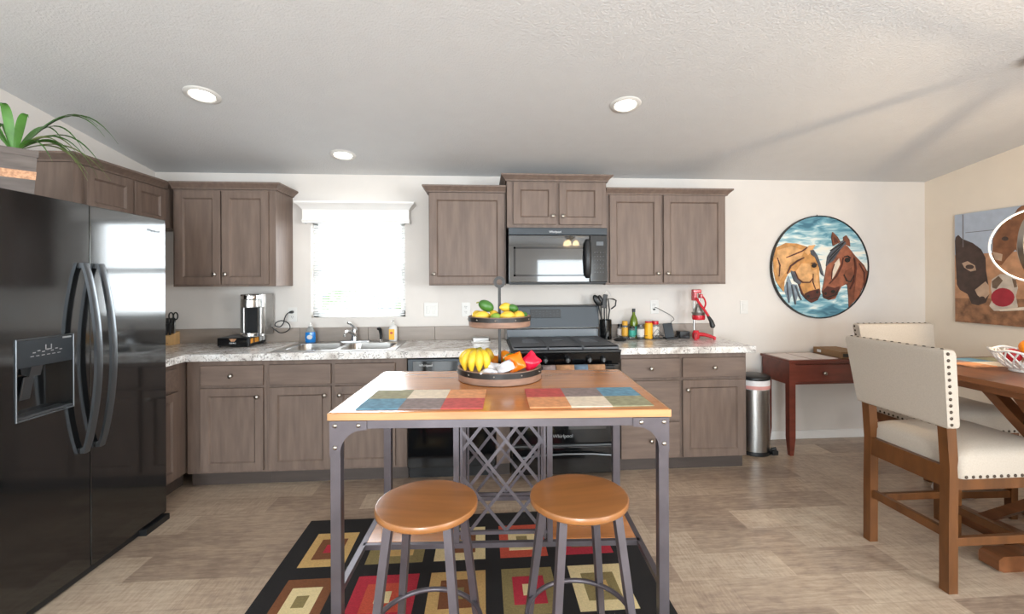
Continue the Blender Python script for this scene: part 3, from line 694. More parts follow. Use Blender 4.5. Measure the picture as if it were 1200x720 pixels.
mb.box(-1.8709, -1.8703, 2.185, 2.228, 1.148, 1.155); mb.box(-1.8709, -1.8703, 2.105, 2.109, 1.108, 1.13); mb.box(-1.8709, -1.8703, 2.13, 2.134, 1.108, 1.13); mb.box(-1.8709, -1.8703, 2.105, 2.134, 1.108, 1.112)
mb.build('panel_marks', 'grey_dk', d1)
MB().prism([(-1.93, 1.043), (-1.885, 1.043), (-1.895, 1.0), (-1.925, 1.01)], 2.06, 2.11, 'XZ').build('ice_chute', 'grey_handle', d1)
mb = MB(); mb.box(-1.926, -1.918, 2.055, 2.10, .90, 1.0, .003, rot=Euler((0, .2, 0)));  mb.build('paddle', 'grey_handle', d1)
MB().box(-1.936, -1.872, 1.986, 2.234, .836, .846, .001).build('drip_tray', 'grey_handle', d1)
for d_, yy in ((d1, 2.287), (d2, 2.374)):
    pts = []
    for i in range(17):
        t = i / 16; zz = .60 + .887 * t; bow = math.sin(PI * t) ** .8
        pts.append((-1.858 + .060 * bow, yy, zz))
    mb = MB(); rs = []
    for p in pts: rs.append([(p[0] - .010, p[1] - .015, p[2]), (p[0] + .004, p[1] - .017, p[2]), (p[0] + .009, p[1], p[2]), (p[0] + .004, p[1] + .017, p[2]), (p[0] - .010, p[1] + .015, p[2])])
    mb.rings(rs); 
    for zz in (.61, 1.475): mb.box(-1.878, -1.852, yy - .012, yy + .012, zz - .012, zz + .012, .002)
    mb.build('handle', 'grey_handle', d_)
MB().box(-1.96, -1.888, 1.91, 2.85, .004, .038, .002).build('base_grille', 'dark_plastic', fr)
MB().box(-1.90, -1.852, 2.66, 2.85, .0, .034, .003).build('hinge_foot', 'dark_plastic', fr)
text('logo', 'Whirlpool', .024, (-1.8735, 2.755, 1.69), (PI / 2, 0, PI / 2), 'charcoal_panel', d2)

# potted plant on the fridge
pl = T('potted_plant', -2.14, 2.262, 1.766, 'spider plant in a square grey wooden planter on top of the fridge', 'plant')
PA = math.radians(-42)
def frustum(mb, c, w0, w1, z0, z1, m=0):
    ca, sa = math.cos(PA), math.sin(PA)
    mb.rings([[(c[0] + (sx * ca - sy * sa) * w, c[1] + (sx * sa + sy * ca) * w, z) for sx, sy in ((-1, -1), (1, -1), (1, 1), (-1, 1))] for w, z in ((w0, z0), (w1, z1))], m)
pc = (-2.14, 2.262)
mb = MB(); frustum(mb, pc, .055, .066, 1.766, 1.975); frustum(mb, pc, .070, .071, 1.972, 2.002); mb.build('planter', 'pot', pl)
mb = MB(); frustum(mb, pc, .0615, .0640, 1.868, 1.905); mb.build('woven_band', 'copper_band', pl)
rnd = random.Random(3)
def leaf(az, reach, rise, drop, w, matn, base=(0, 0)):
    n = 12; rs = []; ca, sa = math.cos(az), math.sin(az)
    for i in range(n + 1):
        t = i / n; d = .012 + reach * t; z = 2.000 + rise * math.sin(PI * min(t * .62, 1)) - drop * t * t
        ww = 1.5 * w * (math.sin(PI * (t * .88 + .10)) ** .7) * (1 - t ** 3 * .9)
        px, py = pc[0] + base[0] + ca * d, pc[1] + base[1] + sa * d
        rs.append([(px - sa * ww, py + ca * ww, z + ww * .3), (px, py, z - .0006), (px + sa * ww, py - ca * ww, z + ww * .3), (px, py, z + .0012)])
    mb = MB(); mb.rings(rs); return mb.build('leaf', matn, pl)
for az, re, ri, dr, w, mm_ in ((1.1, .30, .26, .03, .010, 'green_leaf'), (1.25, .36, .30, .10, .009, 'green_leaf'), (1.35, .30, .12, .14, .009, 'leaf_pale'), (1.0, .34, .14, .20, .008, 'leaf_pale'),
                               (.7, .24, .15, .22, .011, 'green_leaf'), (.4, .20, .14, .16, .010, 'leaf_pale'), (1.6, .24, .20, .06, .009, 'green_leaf'), (-.4, .10, .17, .02, .012, 'green_leaf'),
                               (-1.2, .10, .20, .02, .013, 'green_leaf'), (-2.0, .2, .16, .1, .011, 'green_leaf'), (2.6, .22, .2, .1, .010, 'green_leaf'), (3.6, .2, .2, .1, .010, 'leaf_pale'),
                               (.9, .28, .20, .26, .008, 'green_leaf'), (1.45, .33, .17, .22, .008, 'leaf_pale'), (.1, .14, .10, .14, .010, 'green_leaf'), (1.2, .26, .24, .16, .009, 'green_leaf'), (1.05, .22, .16, .12, .010, 'leaf_pale'), (.85, .20, .12, .12, .010, 'green_leaf'), (1.3, .37, .22, .20, .008, 'green_leaf'), (1.15, .40, .33, .16, .009, 'green_leaf'), (4.4, .2, .22, .1, .010, 'green_leaf')):
    leaf(az, re, ri, dr, w, mm_)
mb = MB(); frustum(mb, pc, .060, .060, 1.98, 2.0035); mb.build('soil', 'rug_brown', pl)

# dishwasher
dw = T('dishwasher', -.22, 3.5, 0, 'glossy black dishwasher beside the sink cabinet, behind the kitchen table', 'dishwasher')
MB().box(-.528, .082, 3.27, 3.80, .03, .862, .002).build('tub', 'dark_plastic', dw)
MB().box(-.526, .080, 3.215, 3.268, .10, .745, .005).build('door', 'black_gloss', dw)
MB().box(-.526, .080, 3.218, 3.268, .755, .858, .006).build('control_panel', 'charcoal_panel', dw)
MB().box(-.49, .045, 3.2135, 3.2185, .772, .842, .002).build('panel_inset', 'black_gloss', dw)
text('logo', 'Whirlpool', .022, (-.40, 3.213, .812), FRONT, 'white_print', dw)
MB().box(-.526, .080, 3.30, 3.32, .0, .095).build('toe_panel', 'dark_plastic', dw)
MB().prism(ellip(.02, .40, .022, .022, 20), 3.2135, 3.2155, 'XZ').build('door_sticker', 'white_print', dw)

# range
rg = T('kitchen_range', .574, 3.48, 0, 'black gas range with griddle-flat grates and a tall back panel', 'stove')
rx0, rx1 = .193, .955
MB().box(rx0, rx1, 3.20, 3.80, .03, .895, .003).build('body', 'dark_plastic', rg)
MB().box(rx0 - .004, rx1 + .004, 3.125, 3.79, .895, .915, .006).build('cooktop', 'dark_plastic', rg)
bg_ = MB(); bg_.prism([(3.72, 1.015), (3.80, 1.015), (3.80, 1.19), (3.765, 1.19), (3.735, 1.185)], rx0 + .002, rx1 - .002, 'YZ'); bg_.build('back_panel', 'charcoal_panel', rg)
MB().box(rx0, rx1, 3.745, 3.80, .915, 1.0, .003).build('back_riser', 'grey_handle', rg)
MB().box(rx0 + .003, rx1 - .003, 3.73, 3.80, 1.183, 1.197, .004).build('back_panel_cap', 'dark_plastic', rg)
dsp = MB().box(.385, .635, 3.7255, 3.731, 1.095, 1.165, .002, rot=Euler((-.085, 0, 0))).build('display', 'dark_plastic', rg)
mb = MB()
for i in range(8):
    for j in range(3): mb.box(.40 + i * .029, .412 + i * .029, 3.7225, 3.7245, 1.105 + j * .02, 1.110 + j * .02 + (.004 if (i + j) % 3 == 0 else 0))
mb.build('display_marks', 'charcoal_panel', dsp)
for gx0, gx1, kind in ((.205, .445, 'L'), (.449, .69, 'C'), (.694, .944, 'R')):   # three cast griddle-style grates with slots
    g = MB(); gy0, gy1, z0, z1 = 3.15, 3.72, .933, .940
    slots = {'L': [(3.55, .30, .40), (3.49, .30, .40), (3.43, .29, .41), (3.37, .29, .41)], 'C': [(3.46, .53, .61)], 'R': [(3.55, .74, .85), (3.49, .74, .86), (3.43, .74, .86), (3.37, .75, .87)]}[kind]
    ys = [gy0]; hh = .034 if kind != 'C' else .06
    for y_, a, c in sorted(slots):
        g.box(gx0, gx1, ys[-1], y_, z0, z1); g.box(gx0, a, y_, y_ + hh, z0, z1); g.box(c, gx1, y_, y_ + hh, z0, z1); ys.append(y_ + hh)
    g.box(gx0, gx1, ys[-1], gy1, z0, z1)
    for a in (gx0, gx1 - .008): g.box(a, a + .008, gy0, gy1, .918, z1 + .002)
    g.box(gx0, gx1, gy0, gy0 + .008, .918, z1); g.box(gx0, gx1, gy1 - .008, gy1, .918, z1)
    g.build('grate', 'cast_iron', rg)
mb = MB(); mb.prism([(3.125, .895), (3.20, .895), (3.20, .818), (3.148, .818)], rx0, rx1, 'YZ'); fp = mb.build('control_front', 'black_gloss', rg)
MB().box(rx0, rx1, 3.137, 3.142, .872, .878, .0005).build('front_trim', 'grey_handle', rg)
for x in (.30, .424, .58, .732, .83):
    kn = MB(); kn.lathe([(.024, 0), (.023, .008), (.019, .012), (.017, .030), (.014, .033), (0, .033)], (x, 3.142, .846), 20, axis='-Y'); kn = kn.build('burner_knob', 'dark_plastic', rg)
    MB().box(x - .003, x + .003, 3.104, 3.112, .832, .862, .001).build('knob_grip', 'grey_handle', kn)
od = MB().box(rx0 + .003, rx1 - .003, 3.15, 3.20, .262, .812, .006).build('oven_door', 'black_gloss', rg)
MB().box(rx0 + .10, rx1 - .10, 3.1485, 3.152, .36, .68, .001).build('oven_window', 'black_glass', od)
mb = MB(); mb.tube([(rx0 + .05, 3.112, .798), (rx1 - .05, 3.112, .798)], .011, 12)
for x in (rx0 + .07, rx1 - .07): mb.box(x - .012, x + .012, 3.112, 3.152, .788, .806, .002)
mb.build('oven_handle', 'dark_plastic', od)
text('logo', 'Whirlpool', .034, (.548, 3.1490, .315), FRONT, 'grey_dk', od)
MB().box(rx0 + .003, rx1 - .003, 3.144, 3.152, .243, .255, .002).build('door_trim', 'grey_handle', od)
dr = MB().box(rx0 + .003, rx1 - .003, 3.155, 3.20, .05, .238, .006).build('storage_drawer', 'black_gloss', rg)
mb = MB(); mb.tube([(rx0 + .06, 3.150, .172), (rx0 + .2, 3.138, .190), (.574, 3.132, .196), (rx1 - .2, 3.138, .190), (rx1 - .06, 3.150, .172)], .008, 8); mb.build('drawer_pull', 'grey_handle', dr)
# patchwork towel on the oven handle
tw = MB(); cols = ['mat_grey', 'mat_coral', 'mat_blue', 'mat_coral']
cells = [(.40, .49, 0), (.495, .62, 1), (.62, .715, 2), (.715, .835, 1)]
for a, c, mi in cells:
    prof = [(3.094, .52), (3.094, .802), (3.099, .813), (3.112, .817), (3.125, .813), (3.130, .802), (3.130, .60)]
    n = len(prof); vs = [(x, y, z) for x in (a, c) for y, z in prof]
    tw.mesh(vs, [(i, i + 1, n + i + 1, n + i) for i in range(n - 1)], mi)
two = tw.build('kitchen_towel', ['mat_grey', 'towel_brown', 'towel_blue']); md = two.modifiers.new('thickness', 'SOLIDIFY'); md.thickness = .004; md.offset = 0
tag(two, 'brown and blue patchwork towel folded over the oven handle', 'towel')

# microwave
mw = T('microwave', .57, 3.63, 1.368, 'black over-the-range microwave under the short raised cabinet', 'microwave')
mx0, mx1, my = .191, .947, 3.43
MB().box(mx0, mx1, my + .035, YB - .004, 1.375, 1.801, .003).build('body', 'dark_plastic', mw)
MB().box(mx0, mx1, my + .002, my + .036, 1.745, 1.800, .004).build('top_vent_panel', 'charcoal_panel', mw)
dm = MB().box(mx0, .808, my, my + .035, 1.386, 1.743, .005).build('door', 'black_glass', mw)
wf = MB()
for a in ((.228, .775, 1.640, 1.655), (.228, .775, 1.432, 1.446), (.228, .244, 1.432, 1.655), (.760, .775, 1.432, 1.655)): wf.box(a[0], a[1], my - .0012, my + .002, a[2], a[3], .0005)
wf.build('window_frame', 'black_gloss', dm)
MB().box(.246, .758, my - .0006, my + .002, 1.448, 1.638).build('window', 'black_glass', dm)
MB().box(.812, mx1, my, my + .035, 1.386, 1.743, .005).build('control_panel', 'black_gloss', mw)
MB().tube([(.792, my + .004, 1.425), (.788, my - .022, 1.455), (.786, my - .036, 1.56), (.788, my - .022, 1.675), (.792, my + .004, 1.705)], [.014, .017, .018, .017, .014], 10, flat=1.5).build('handle', 'dark_plastic', dm)
mb = MB()
for i in range(4):
    for j in range(6): mb.box(.845 + i * .022, .851 + i * .022, my - .0012, my + .001, 1.46 + j * .030, 1.465 + j * .030)
mb.box(.86, .915, my - .0012, my + .001, 1.665, 1.695); mb.build('buttons', 'grey_dim', mw)
text('logo', 'Whirlpool', .022, (.545, my - .0008, 1.768), FRONT, 'white_print', mw)
MB().box(mx0 + .02, mx1 - .02, my + .05, my + .2, 1.369, 1.376).build('light_grille', 'dark_plastic', mw)

#@@COUNTERITEMS
si = T('steel_butter_dish', -.02, 3.65, .914, 'small flat silver lidded dish on the counter left of the range', 'dish')
MB().box(-.095, .055, 3.60, 3.68, .9145, .925, .003).build('base', 'white_plastic', si)
mb = MB(); mb.rings([rrect(-.09, .05, 3.605, 3.675, .015, 4, .925), rrect(-.09, .05, 3.605, 3.675, .015, 4, .95), rrect(-.08, .04, 3.615, 3.665, .012, 4, .957)]); mb.build('lid', 'steel', si)
cr = T('utensil_crock', 1.0, 3.71, .914, 'black utensil crock full of cooking tools beside the range', 'crock')
MB().lathe([(.048, .9145), (.05, .918), (.05, 1.075), (.046, 1.078), (.045, 1.07), (.045, .925), (0, .924)], (1.005, 3.71, 0), 28).build('crock_body', 'black_gloss', cr)
def utensil(name, lab, pts, r, head):
    u = thing(name, pts[0], lab, 'utensil', 'utensils in the black crock'); MB().tube(pts, r, 8).build('handle', 'dark_plastic', u); head(u); return u
utensil('cooking_spoon', 'black solid spoon leaning left in the crock by the range', [(.995, 3.71, .93), (.965, 3.705, 1.10), (.945, 3.70, 1.19)], .006, lambda u: MB().sphere((.932, 3.697, 1.235), (.052, .016, .028), rot=Euler((0, 1.0, 0))).build('bowl', 'dark_plastic', u))
utensil('slotted_turner', 'black slotted turner standing upright in the middle of the crock', [(1.0, 3.725, .93), (1.0, 3.725, 1.10), (1.0, 3.724, 1.18)], .006, lambda u: MB().box(.985, 1.022, 3.72, 3.728, 1.17, 1.285, .003, rot=Euler((0, .12, 0))).build('blade', 'dark_plastic', u))
def masher(u):
    MB().tube([(1.035, 3.70, 1.16), (1.025, 3.70, 1.25), (1.07, 3.70, 1.245), (1.092, 3.70, 1.235), (1.085, 3.70, 1.19), (1.05, 3.70, 1.165)], .006, 8).build('loop_head', 'dark_plastic', u)
utensil('masher', 'black loop-headed masher leaning right in the crock by the range', [(1.01, 3.70, .93), (1.025, 3.70, 1.08), (1.038, 3.70, 1.165)], .006, masher)
utensil('pasta_fork', 'black pasta fork behind the turner in the crock by the range', [(.99, 3.735, .93), (.98, 3.74, 1.10), (.975, 3.742, 1.20)], .006, lambda u: MB().sphere((.972, 3.742, 1.235), (.045, .012, .022), rot=Euler((0, 1.3, 0))).build('head', 'dark_plastic', u))
utensil('wire_whisk', 'wire whisk with a silver loop, tallest tool in the crock', [(1.015, 3.73, .93), (1.02, 3.735, 1.10), (1.022, 3.737, 1.2)], .004, lambda u: MB().tube([(1.03 + .024 * math.cos(t), 3.738, 1.275 + .035 * math.sin(t)) for t in [-.5 + 4.2 * i / 12 for i in range(13)]], .002, 6).build('wire_loop', 'chrome', u))
sr = MB(); sr.rings([ellip3 for ellip3 in [[(1.09 + a * math.cos(t), 3.585 + a * .62 * math.sin(t), z) for t in [2 * PI * i / 24 for i in range(24)]] for a, z in ((.035, .9145), (.048, .918), (.054, .932), (.05, .933), (.03, .922))]])
tag(sr.build('spoon_rest', 'dark_plastic'), 'small black spoon rest in front of the utensil crock', 'spoon rest')
rk = T('wire_spice_rack', 1.30, 3.70, .914, 'low dark wire rack holding the spice jars on the right counter', 'rack')
mb = MB()
for z in (.918, .945):
    mb.tube([(1.115, 3.655, z), (1.475, 3.655, z), (1.475, 3.775, z), (1.115, 3.775, z)], .0022, 6, closed=True)
for i in range(9): mb.tube([(1.12 + i * .044, 3.655, .945), (1.12 + i * .044, 3.655, .917), (1.12 + i * .044, 3.775, .917), (1.12 + i * .044, 3.775, .945)], .0016, 6)
mb.build('wire_frame', 'dark_plastic', rk)
mb = MB(); mb.tube([(1.38, 3.652, .95), (1.42, 3.650, 1.0), (1.46, 3.650, .955)], .002, 6); mb.tube([(1.40, 3.652, .93), (1.43, 3.65, .97), (1.47, 3.65, .93)], .002, 6); mb.build('wire_scroll', 'dark_plastic', rk)
def jar(name, x, y, r, z0, zt, capz, bodym, capm, lab, cat='jar', labm=None):
    j = thing(name, (x, y, z0), lab, cat, 'jars in the wire rack')
    b_ = MB().lathe([(r * .92, z0), (r, z0 + .004), (r, capz - .012), (r * .8, capz)], (x, y, 0), 20).build('jar_body', bodym, j)
    MB().lathe([(r * .86, capz), (r * .88, capz + .003), (r * .88, zt - .002), (r * .8, zt)], (x, y, 0), 20).build('lid', capm, j)
    if labm: MB().lathe([(r * 1.01, z0 + .018), (r * 1.015, z0 + .02), (r * 1.015, capz - .02), (r * 1.01, capz - .018)], (x, y, 0), 20, cap=False).build('label_band', labm, j)
z0 = .9195
jar('spice_jar', 1.165, 3.70, .026, z0, 1.064, 1.03, 'clear_glass', 'amber', 'tall spice jar with a yellow lid and amber filling, far left of the rack', labm='amber')
jar('spice_jar', 1.218, 3.68, .026, z0, 1.022, 1.008, 'clear_glass', 'dark_plastic', 'small spice jar with a teal label in front of the olive oil', labm='teal')
jar('spice_jar', 1.29, 3.68, .030, z0, 1.035, 1.018, 'clear_glass', 'grey_handle', 'clear glass jar of salt with a grey lid, middle of the rack', labm='pale_fill')
jar('seasoning_tin', 1.358, 3.68, .033, z0, 1.063, 1.05, 'yellow_label', 'red_enamel', 'yellow seasoning tin with a red lid, in the wire rack', 'tin')
jar('spice_jar', 1.425, 3.71, .032, z0, 1.062, 1.034, 'clear_glass', 'red_enamel', 'clear spice jar with a red lid, right of the yellow tin', labm='pale_fill')
jar('spice_jar', 1.14, 3.75, .024, z0, 1.035, 1.015, 'clear_glass', 'dark_plastic', 'clear spice jar with a dark lid at the left back of the rack', labm='paper')
ol = T('olive_oil_bottle', 1.255, 3.745, z0, 'green bottle of olive oil, tallest thing in the spice rack', 'bottle')
MB().lathe([(.034, z0), (.036, z0 + .005), (.036, 1.04), (.030, 1.075), (.013, 1.115), (.012, 1.14)], (1.255, 3.745, 0), 22).build('bottle_glass', 'olive_glass', ol)
MB().lathe([(.014, 1.135), (.014, 1.16), (.012, 1.163), (0, 1.163)], (1.255, 3.745, 0), 16).build('cap', 'dark_plastic', ol)
MB().lathe([(.0365, .945), (.0367, .947), (.0367, 1.015), (.0365, 1.017)], (1.255, 3.745, 0), 22, cap=False).build('label_band', 'teal', ol)
ch = T('phone_charger_stand', 1.54, 3.68, .914, 'dark charging stand leaning on the counter right of the spice rack', 'charger')
MB().box(1.487, 1.565, 3.672, 3.684, .925, 1.045, .004, rot=Euler((-.28, -.08, 0))).build('back_rest', 'charcoal_panel', ch)
MB().box(1.492, 1.588, 3.635, 3.72, .9145, .928, .004).build('base', 'dark_plastic', ch)
pts = smooth([(1.57, 3.71, .935), (1.575, 3.76, .98), (1.60, 3.80, 1.04), (1.63, 3.81, 1.065), (1.60, 3.815, 1.10), (1.545, 3.815, 1.13), (1.49, 3.815, 1.16), (1.463, 3.82, 1.17)])
cc = T('charger_cord', 1.58, 3.78, .93, 'thin dark wire from the charging stand up to the outlet', 'cord')
MB().tube(pts, .0022, 6).build('wire', 'dark_plastic', cc)
MB().cyl((1.459, 3.826, 1.150), (1.459, 3.812, 1.152), .008, .007, 10).build('plug', 'dark_plastic', cc)
bb_ = T('speaker_box', 1.68, 3.70, .914, 'small black rectangular box beside the red juicer on the right counter', 'box')
MB().box(1.630, 1.715, 3.69, 3.77, .9145, .972, .004).build('case', 'dark_plastic', bb_)
MB().tube([(1.655, 3.72, .93), (1.63, 3.71, .935), (1.60, 3.70, .925)], .009, 8).build('plug_lead', 'dark_plastic', bb_)

# red citrus press
cp = T('citrus_press', 1.77, 3.63, .914, 'tall red cast-metal citrus press with a black-handled lever', 'juicer')
b_ = MB(); b_.lathe([(.024, .9145), (.030, .925), (.030, .955), (.024, .975), (.020, .985)], (1.752, 3.66, 0), 18)
for a in ((1.87, 3.58), (1.70, 3.56), (1.90, 3.70)):
    b_.tube([(1.752, 3.66, .955), ((1.752 + a[0]) / 2, (3.66 + a[1]) / 2, .95), (a[0], a[1], .932)], [.017, .014, .011], 10); b_.cyl((a[0], a[1], .9145), (a[0], a[1], .94), .011, seg=12)
b_.build('tripod_base', 'red_enamel', cp)
MB().cyl((1.742, 3.675, .97), (1.742, 3.675, 1.30), .008, seg=12).build('rear_post', 'steel', cp)
MB().cyl((1.79, 3.675, 1.08), (1.79, 3.675, 1.30), .008, seg=12).build('guide_post', 'steel', cp)
MB().lathe([(.02, 1.07), (.048, 1.075), (.052, 1.085), (.052, 1.112), (.049, 1.112), (.046, 1.09)], (1.765, 3.64, 0), 24).build('cup', 'red_enamel', cp)
MB().lathe([(.050, 1.112), (.058, 1.135), (.056, 1.137), (.048, 1.114)], (1.765, 3.64, 0), 24).build('strainer_rim', 'steel', cp)
MB().lathe([(0, 1.21), (.012, 1.208), (.022, 1.18), (.038, 1.15), (.04, 1.135)], (1.765, 3.645, 0), 22).build('press_cone', 'steel', cp)
mb = MB(); mb.box(1.728, 1.80, 3.655, 3.695, 1.29, 1.322, .006); mb.box(1.73, 1.755, 3.645, 3.70, 1.23, 1.30, .005); mb.box(1.783, 1.803, 3.64, 3.69, 1.25, 1.285, .004); mb.build('head_bracket', 'red_enamel', cp)
MB().tube([(1.745, 3.64, 1.25), (1.76, 3.615, 1.21), (1.79, 3.58, 1.15), (1.81, 3.56, 1.105)], [.012, .010, .010, .011], 10).build('lever_arm', 'red_enamel', cp)
MB().tube([(1.806, 3.565, 1.112), (1.824, 3.548, 1.07), (1.833, 3.54, 1.03), (1.833, 3.54, 1.015)], [.011, .017, .021, .012], 12).build('lever_handle', 'dark_plastic', cp)
MB().tube(smooth([(1.795, 3.65, 1.275), (1.812, 3.63, 1.24), (1.812, 3.615, 1.20), (1.79, 3.60, 1.165)]), .007, 8).build('link_arm', 'red_enamel', cp)

#@@FURNITURE
# ---- rug
ru = MB(); RZ = -.006
ru.box(-1.0, .80, -.15, 2.735, .0, .010, .003)
cols = [(-.905, -.685), (-.585, -.305), (-.25, .005), (.08, .32), (.40, .655)]
rows = [(2.285, 2.585), (1.885, 2.195), (1.485, 1.795), (1.085, 1.395), (.685, .995), (.285, .595), (-.08, .20)]
ix = dict(k=0, g=1, b=2, r=3, o=4, c=5, v=6)
pat = [['gbr', 'vgc', 'cbg', 'ocv', 'rbc'], ['bcv', 'roc', 'gbv', 'vrc', 'cvg'], ['ocb', 'gvc', 'rcb', 'bgo', 'vco']]
for j, (ya, yb) in enumerate(rows):
    for i, (xa, xb) in enumerate(cols):
        w, h = xb - xa, yb - ya
        for k, ch_ in enumerate(pat[j % 3][(i + 2 * (j // 3)) % 5]):
            q = (.0, .2, .38)[k]; qx, qy = w * q, h * q
            ru.box(xa + qx, xb - qx, ya + qy, yb - qy, .008, .0104 + .0008 * k, m=ix[ch_])
tag(ru.build('area_rug', ['rug_black', 'rug_gold', 'rug_brown', 'rug_red', 'rug_rust', 'rug_cream', 'rug_olive']), 'black rug patterned with nested red, gold and brown squares', 'rug')

# ---- kitchen table (local frame, centre of the top)
tb = thing('kitchen_table', (.082, 2.073, 0), 'wood-topped kitchen table on a dark iron frame with a lattice bottle rack', 'table', rz=math.radians(-2.8))
hw, hd = .628, .388
def lb(mb, name, m_, p, **k): return mb.build(name, m_, p, local=True, **k)
lb(MB().box(-hw, hw, -hd, hd, .8835, .914, .004), 'tabletop', 'tabletop', tb)
e_ = MB()
e_.box(-hw - .0012, hw + .0012, -hd - .0012, -hd + .01, .885, .9115, .001); e_.box(-hw - .0012, hw + .0012, hd - .01, hd + .0012, .885, .9115, .001)
for s_ in (-1, 1): e_.box(s_ * hw - .006, s_ * hw + .006, -hd, hd, .885, .9115, .001)
lb(e_, 'edge_banding', 'tableedge', tb)
lx, ly = hw - .022, hd - .022
for sx in (-1, 1):
    for sy in (-1, 1):
        z0_ = .0125
        lb(MB().box(sx * lx - .019, sx * lx + .019, sy * ly - .019, sy * ly + .019, z0_, .8832, .002), 'leg', 'iron', tb)
fr_ = MB()
fr_.box(-lx - .017, lx + .017, -ly - .018, -ly + .012, .853, .8833, .001); fr_.box(-lx - .017, lx + .017, ly - .012, ly + .018, .853, .8833, .001)
for sx in (-1, 1): fr_.box(sx * lx - .015, sx * lx + .015, -ly, ly, .853, .8833, .001)
lb(fr_, 'apron_frame', 'iron', tb)
for sx in (-1, 1):
    g = [(sx * (lx + .0195), .883), (sx * (lx - .115), .883), (sx * (lx - .115), .850)] + [(sx * (lx - .019 - .0 - .085 + .085 * math.sin(t)), .850 - .085 + .085 * math.cos(t)) for t in [0.25 + i * (PI / 2 - .25) / 8 for i in range(9)]] + [(sx * (lx - .019), .755), (sx * (lx + .0195), .755)]
    gp = lb(MB().prism(g, -ly - .0225, -ly - .0185, 'XZ'), 'corner_gusset', 'iron', tb)
    for px, pz in ((lx, .866), (lx - .085, .866), (lx, .786)):
        lb(MB().sphere((sx * px, -ly - .0225, pz), (.0085, .005, .0085), u=12, v=8), 'rivet', 'nickel', gp)
sr_ = MB(); zS = .25
for sx in (-1, 1): sr_.box(sx * lx - .012, sx * lx + .012, -ly, ly, zS - .022, zS)
sr_.box(-lx, lx, -.075, -.055, zS - .022, zS); sr_.box(-lx, lx, ly - .012, ly + .01, zS - .022, zS)
lb(sr_, 'shelf_frame', 'iron', tb)
for a, c in ((-lx + .012, -.205), (.215, lx - .012)): lb(MB().box(a, c, -.0545, ly - .0125, zS - .014, zS + .001, .002), 'shelf_board', 'tabletop', tb)
rkx0, rkx1 = -.20, .21
for ry in (-.062, .30):
    for x in (rkx0, rkx1): lb(MB().box(x - .012, x + .012, ry - .010, ry + .010, zS, .853), 'rack_post', 'iron', tb)
    for x in (rkx0 + .022, rkx1 - .022): lb(MB().box(x - .005, x + .005, ry - .006, ry + .006, zS + .01, .853), 'rack_upright', 'iron', tb)
    for rz_ in (.283, .838): lb(MB().box(rkx0, rkx1, ry - .007, ry + .007, rz_, rz_ + .0145), 'rack_rail', 'iron', tb)
    x0_, x1_, za_, zb_ = rkx0 + .02, rkx1 - .02, .297, .84
    ln = MB(); per = .158; slp = 1.25
    for s_ in (1, -1):
        for kk in range(-6, 10):
            c0 = x0_ + per * (kk + .25)
            # line: x = c0 + s*(z-za)/slp
            zs = [za_, zb_]; xa_, xb_ = c0, c0 + s_ * (zb_ - za_) / slp
            t0, t1 = 0.0, 1.0
            dx = xb_ - xa_
            ta, tb_ = (x0_ - xa_) / dx, (x1_ - xa_) / dx
            t0, t1 = max(0, min(ta, tb_)), min(1, max(ta, tb_))
            if t1 - t0 < .04: continue
            p0 = (xa_ + dx * t0, ry + s_ * .002, za_ + (zb_ - za_) * t0); p1 = (xa_ + dx * t1, ry + s_ * .002, za_ + (zb_ - za_) * t1)
            ln.bar(p0, p1, .003, .014)
    lb(ln, 'lattice', 'iron', tb)

# ---- placemats
def placemat(x0, x1, y0, y1, rows_, lab, rz, z, cx, cy, name='placemat', grp='patchwork placemats'):
    keys = ['mat_red', 'mat_coral', 'mat_cream', 'mat_grey', 'mat_blue', 'mat_olive']; mb = MB(); nx = len(rows_[0]); ny = len(rows_)
    for j, rw in enumerate(rows_):
        for i, k_ in enumerate(rw):
            a = x0 + (x1 - x0) * i / nx; c = x0 + (x1 - x0) * (i + 1) / nx; d = y1 - (y1 - y0) * (j + 1) / ny; e2 = y1 - (y1 - y0) * j / ny
            mb.box(a, c, d, e2, 0, .004, .0008, m='roctbv'.index(k_) if False else ['r', 'o', 'c', 'g', 'b', 'v'].index(k_))
    o = mb.build(name, keys, local=True); o.location = (cx, cy, z); o.rotation_euler = (0, 0, rz); return tag(o, lab, 'placemat', grp)
placemat(-.237, .237, -.15, .15, ['vco', 'bgr'], 'patchwork placemat on the left of the kitchen table, blue square near the corner', math.radians(-3.2), .9143, -.232, 1.880)
placemat(-.237, .237, -.15, .15, ['rgb', 'ocv'], 'patchwork placemat on the right of the kitchen table, red square at back left', math.radians(-1.5), .9143, .413, 1.853)

# ---- stools
def stool(loc, rz, lab):
    s = thing('bar_stool', loc, lab, 'stool', 'round-seat stools at the kitchen table', rz)
    lb(MB().lathe([(.150, .594), (.168, .595), (.174, .600), (.175, .611), (.173, .618), (.168, .6205), (.10, .6185), (0, .6175)], seg=48), 'seat', 'stoolwood', s)
    lb(MB().box(-.11, .11, -.11, .11, .583, .594, .004), 'seat_bracket', 'iron', s)
    for sx in (-1, 1):
        for sy in (-1, 1): lb(MB().tube([(sx * .098, sy * .098, .592), (sx * .158, sy * .158, 0)], [.0135, .012], 4, sq=True), 'leg', 'iron', s)
    pts = [(.186 * math.cos(2 * PI * i / 40), .186 * math.sin(2 * PI * i / 40), .19) for i in range(40)]
    lb(MB().tube(pts, .009, 8, closed=True), 'foot_ring', 'iron', s)
    return s
s1 = stool((-.197, 1.602, .0127), math.radians(-10), 'round wooden bar stool on the left, under the edge of the kitchen table')
s2 = copy_tree(s1, (.337, 1.610, .0127), math.radians(10), label='round wooden bar stool on the right, under the edge of the kitchen table')

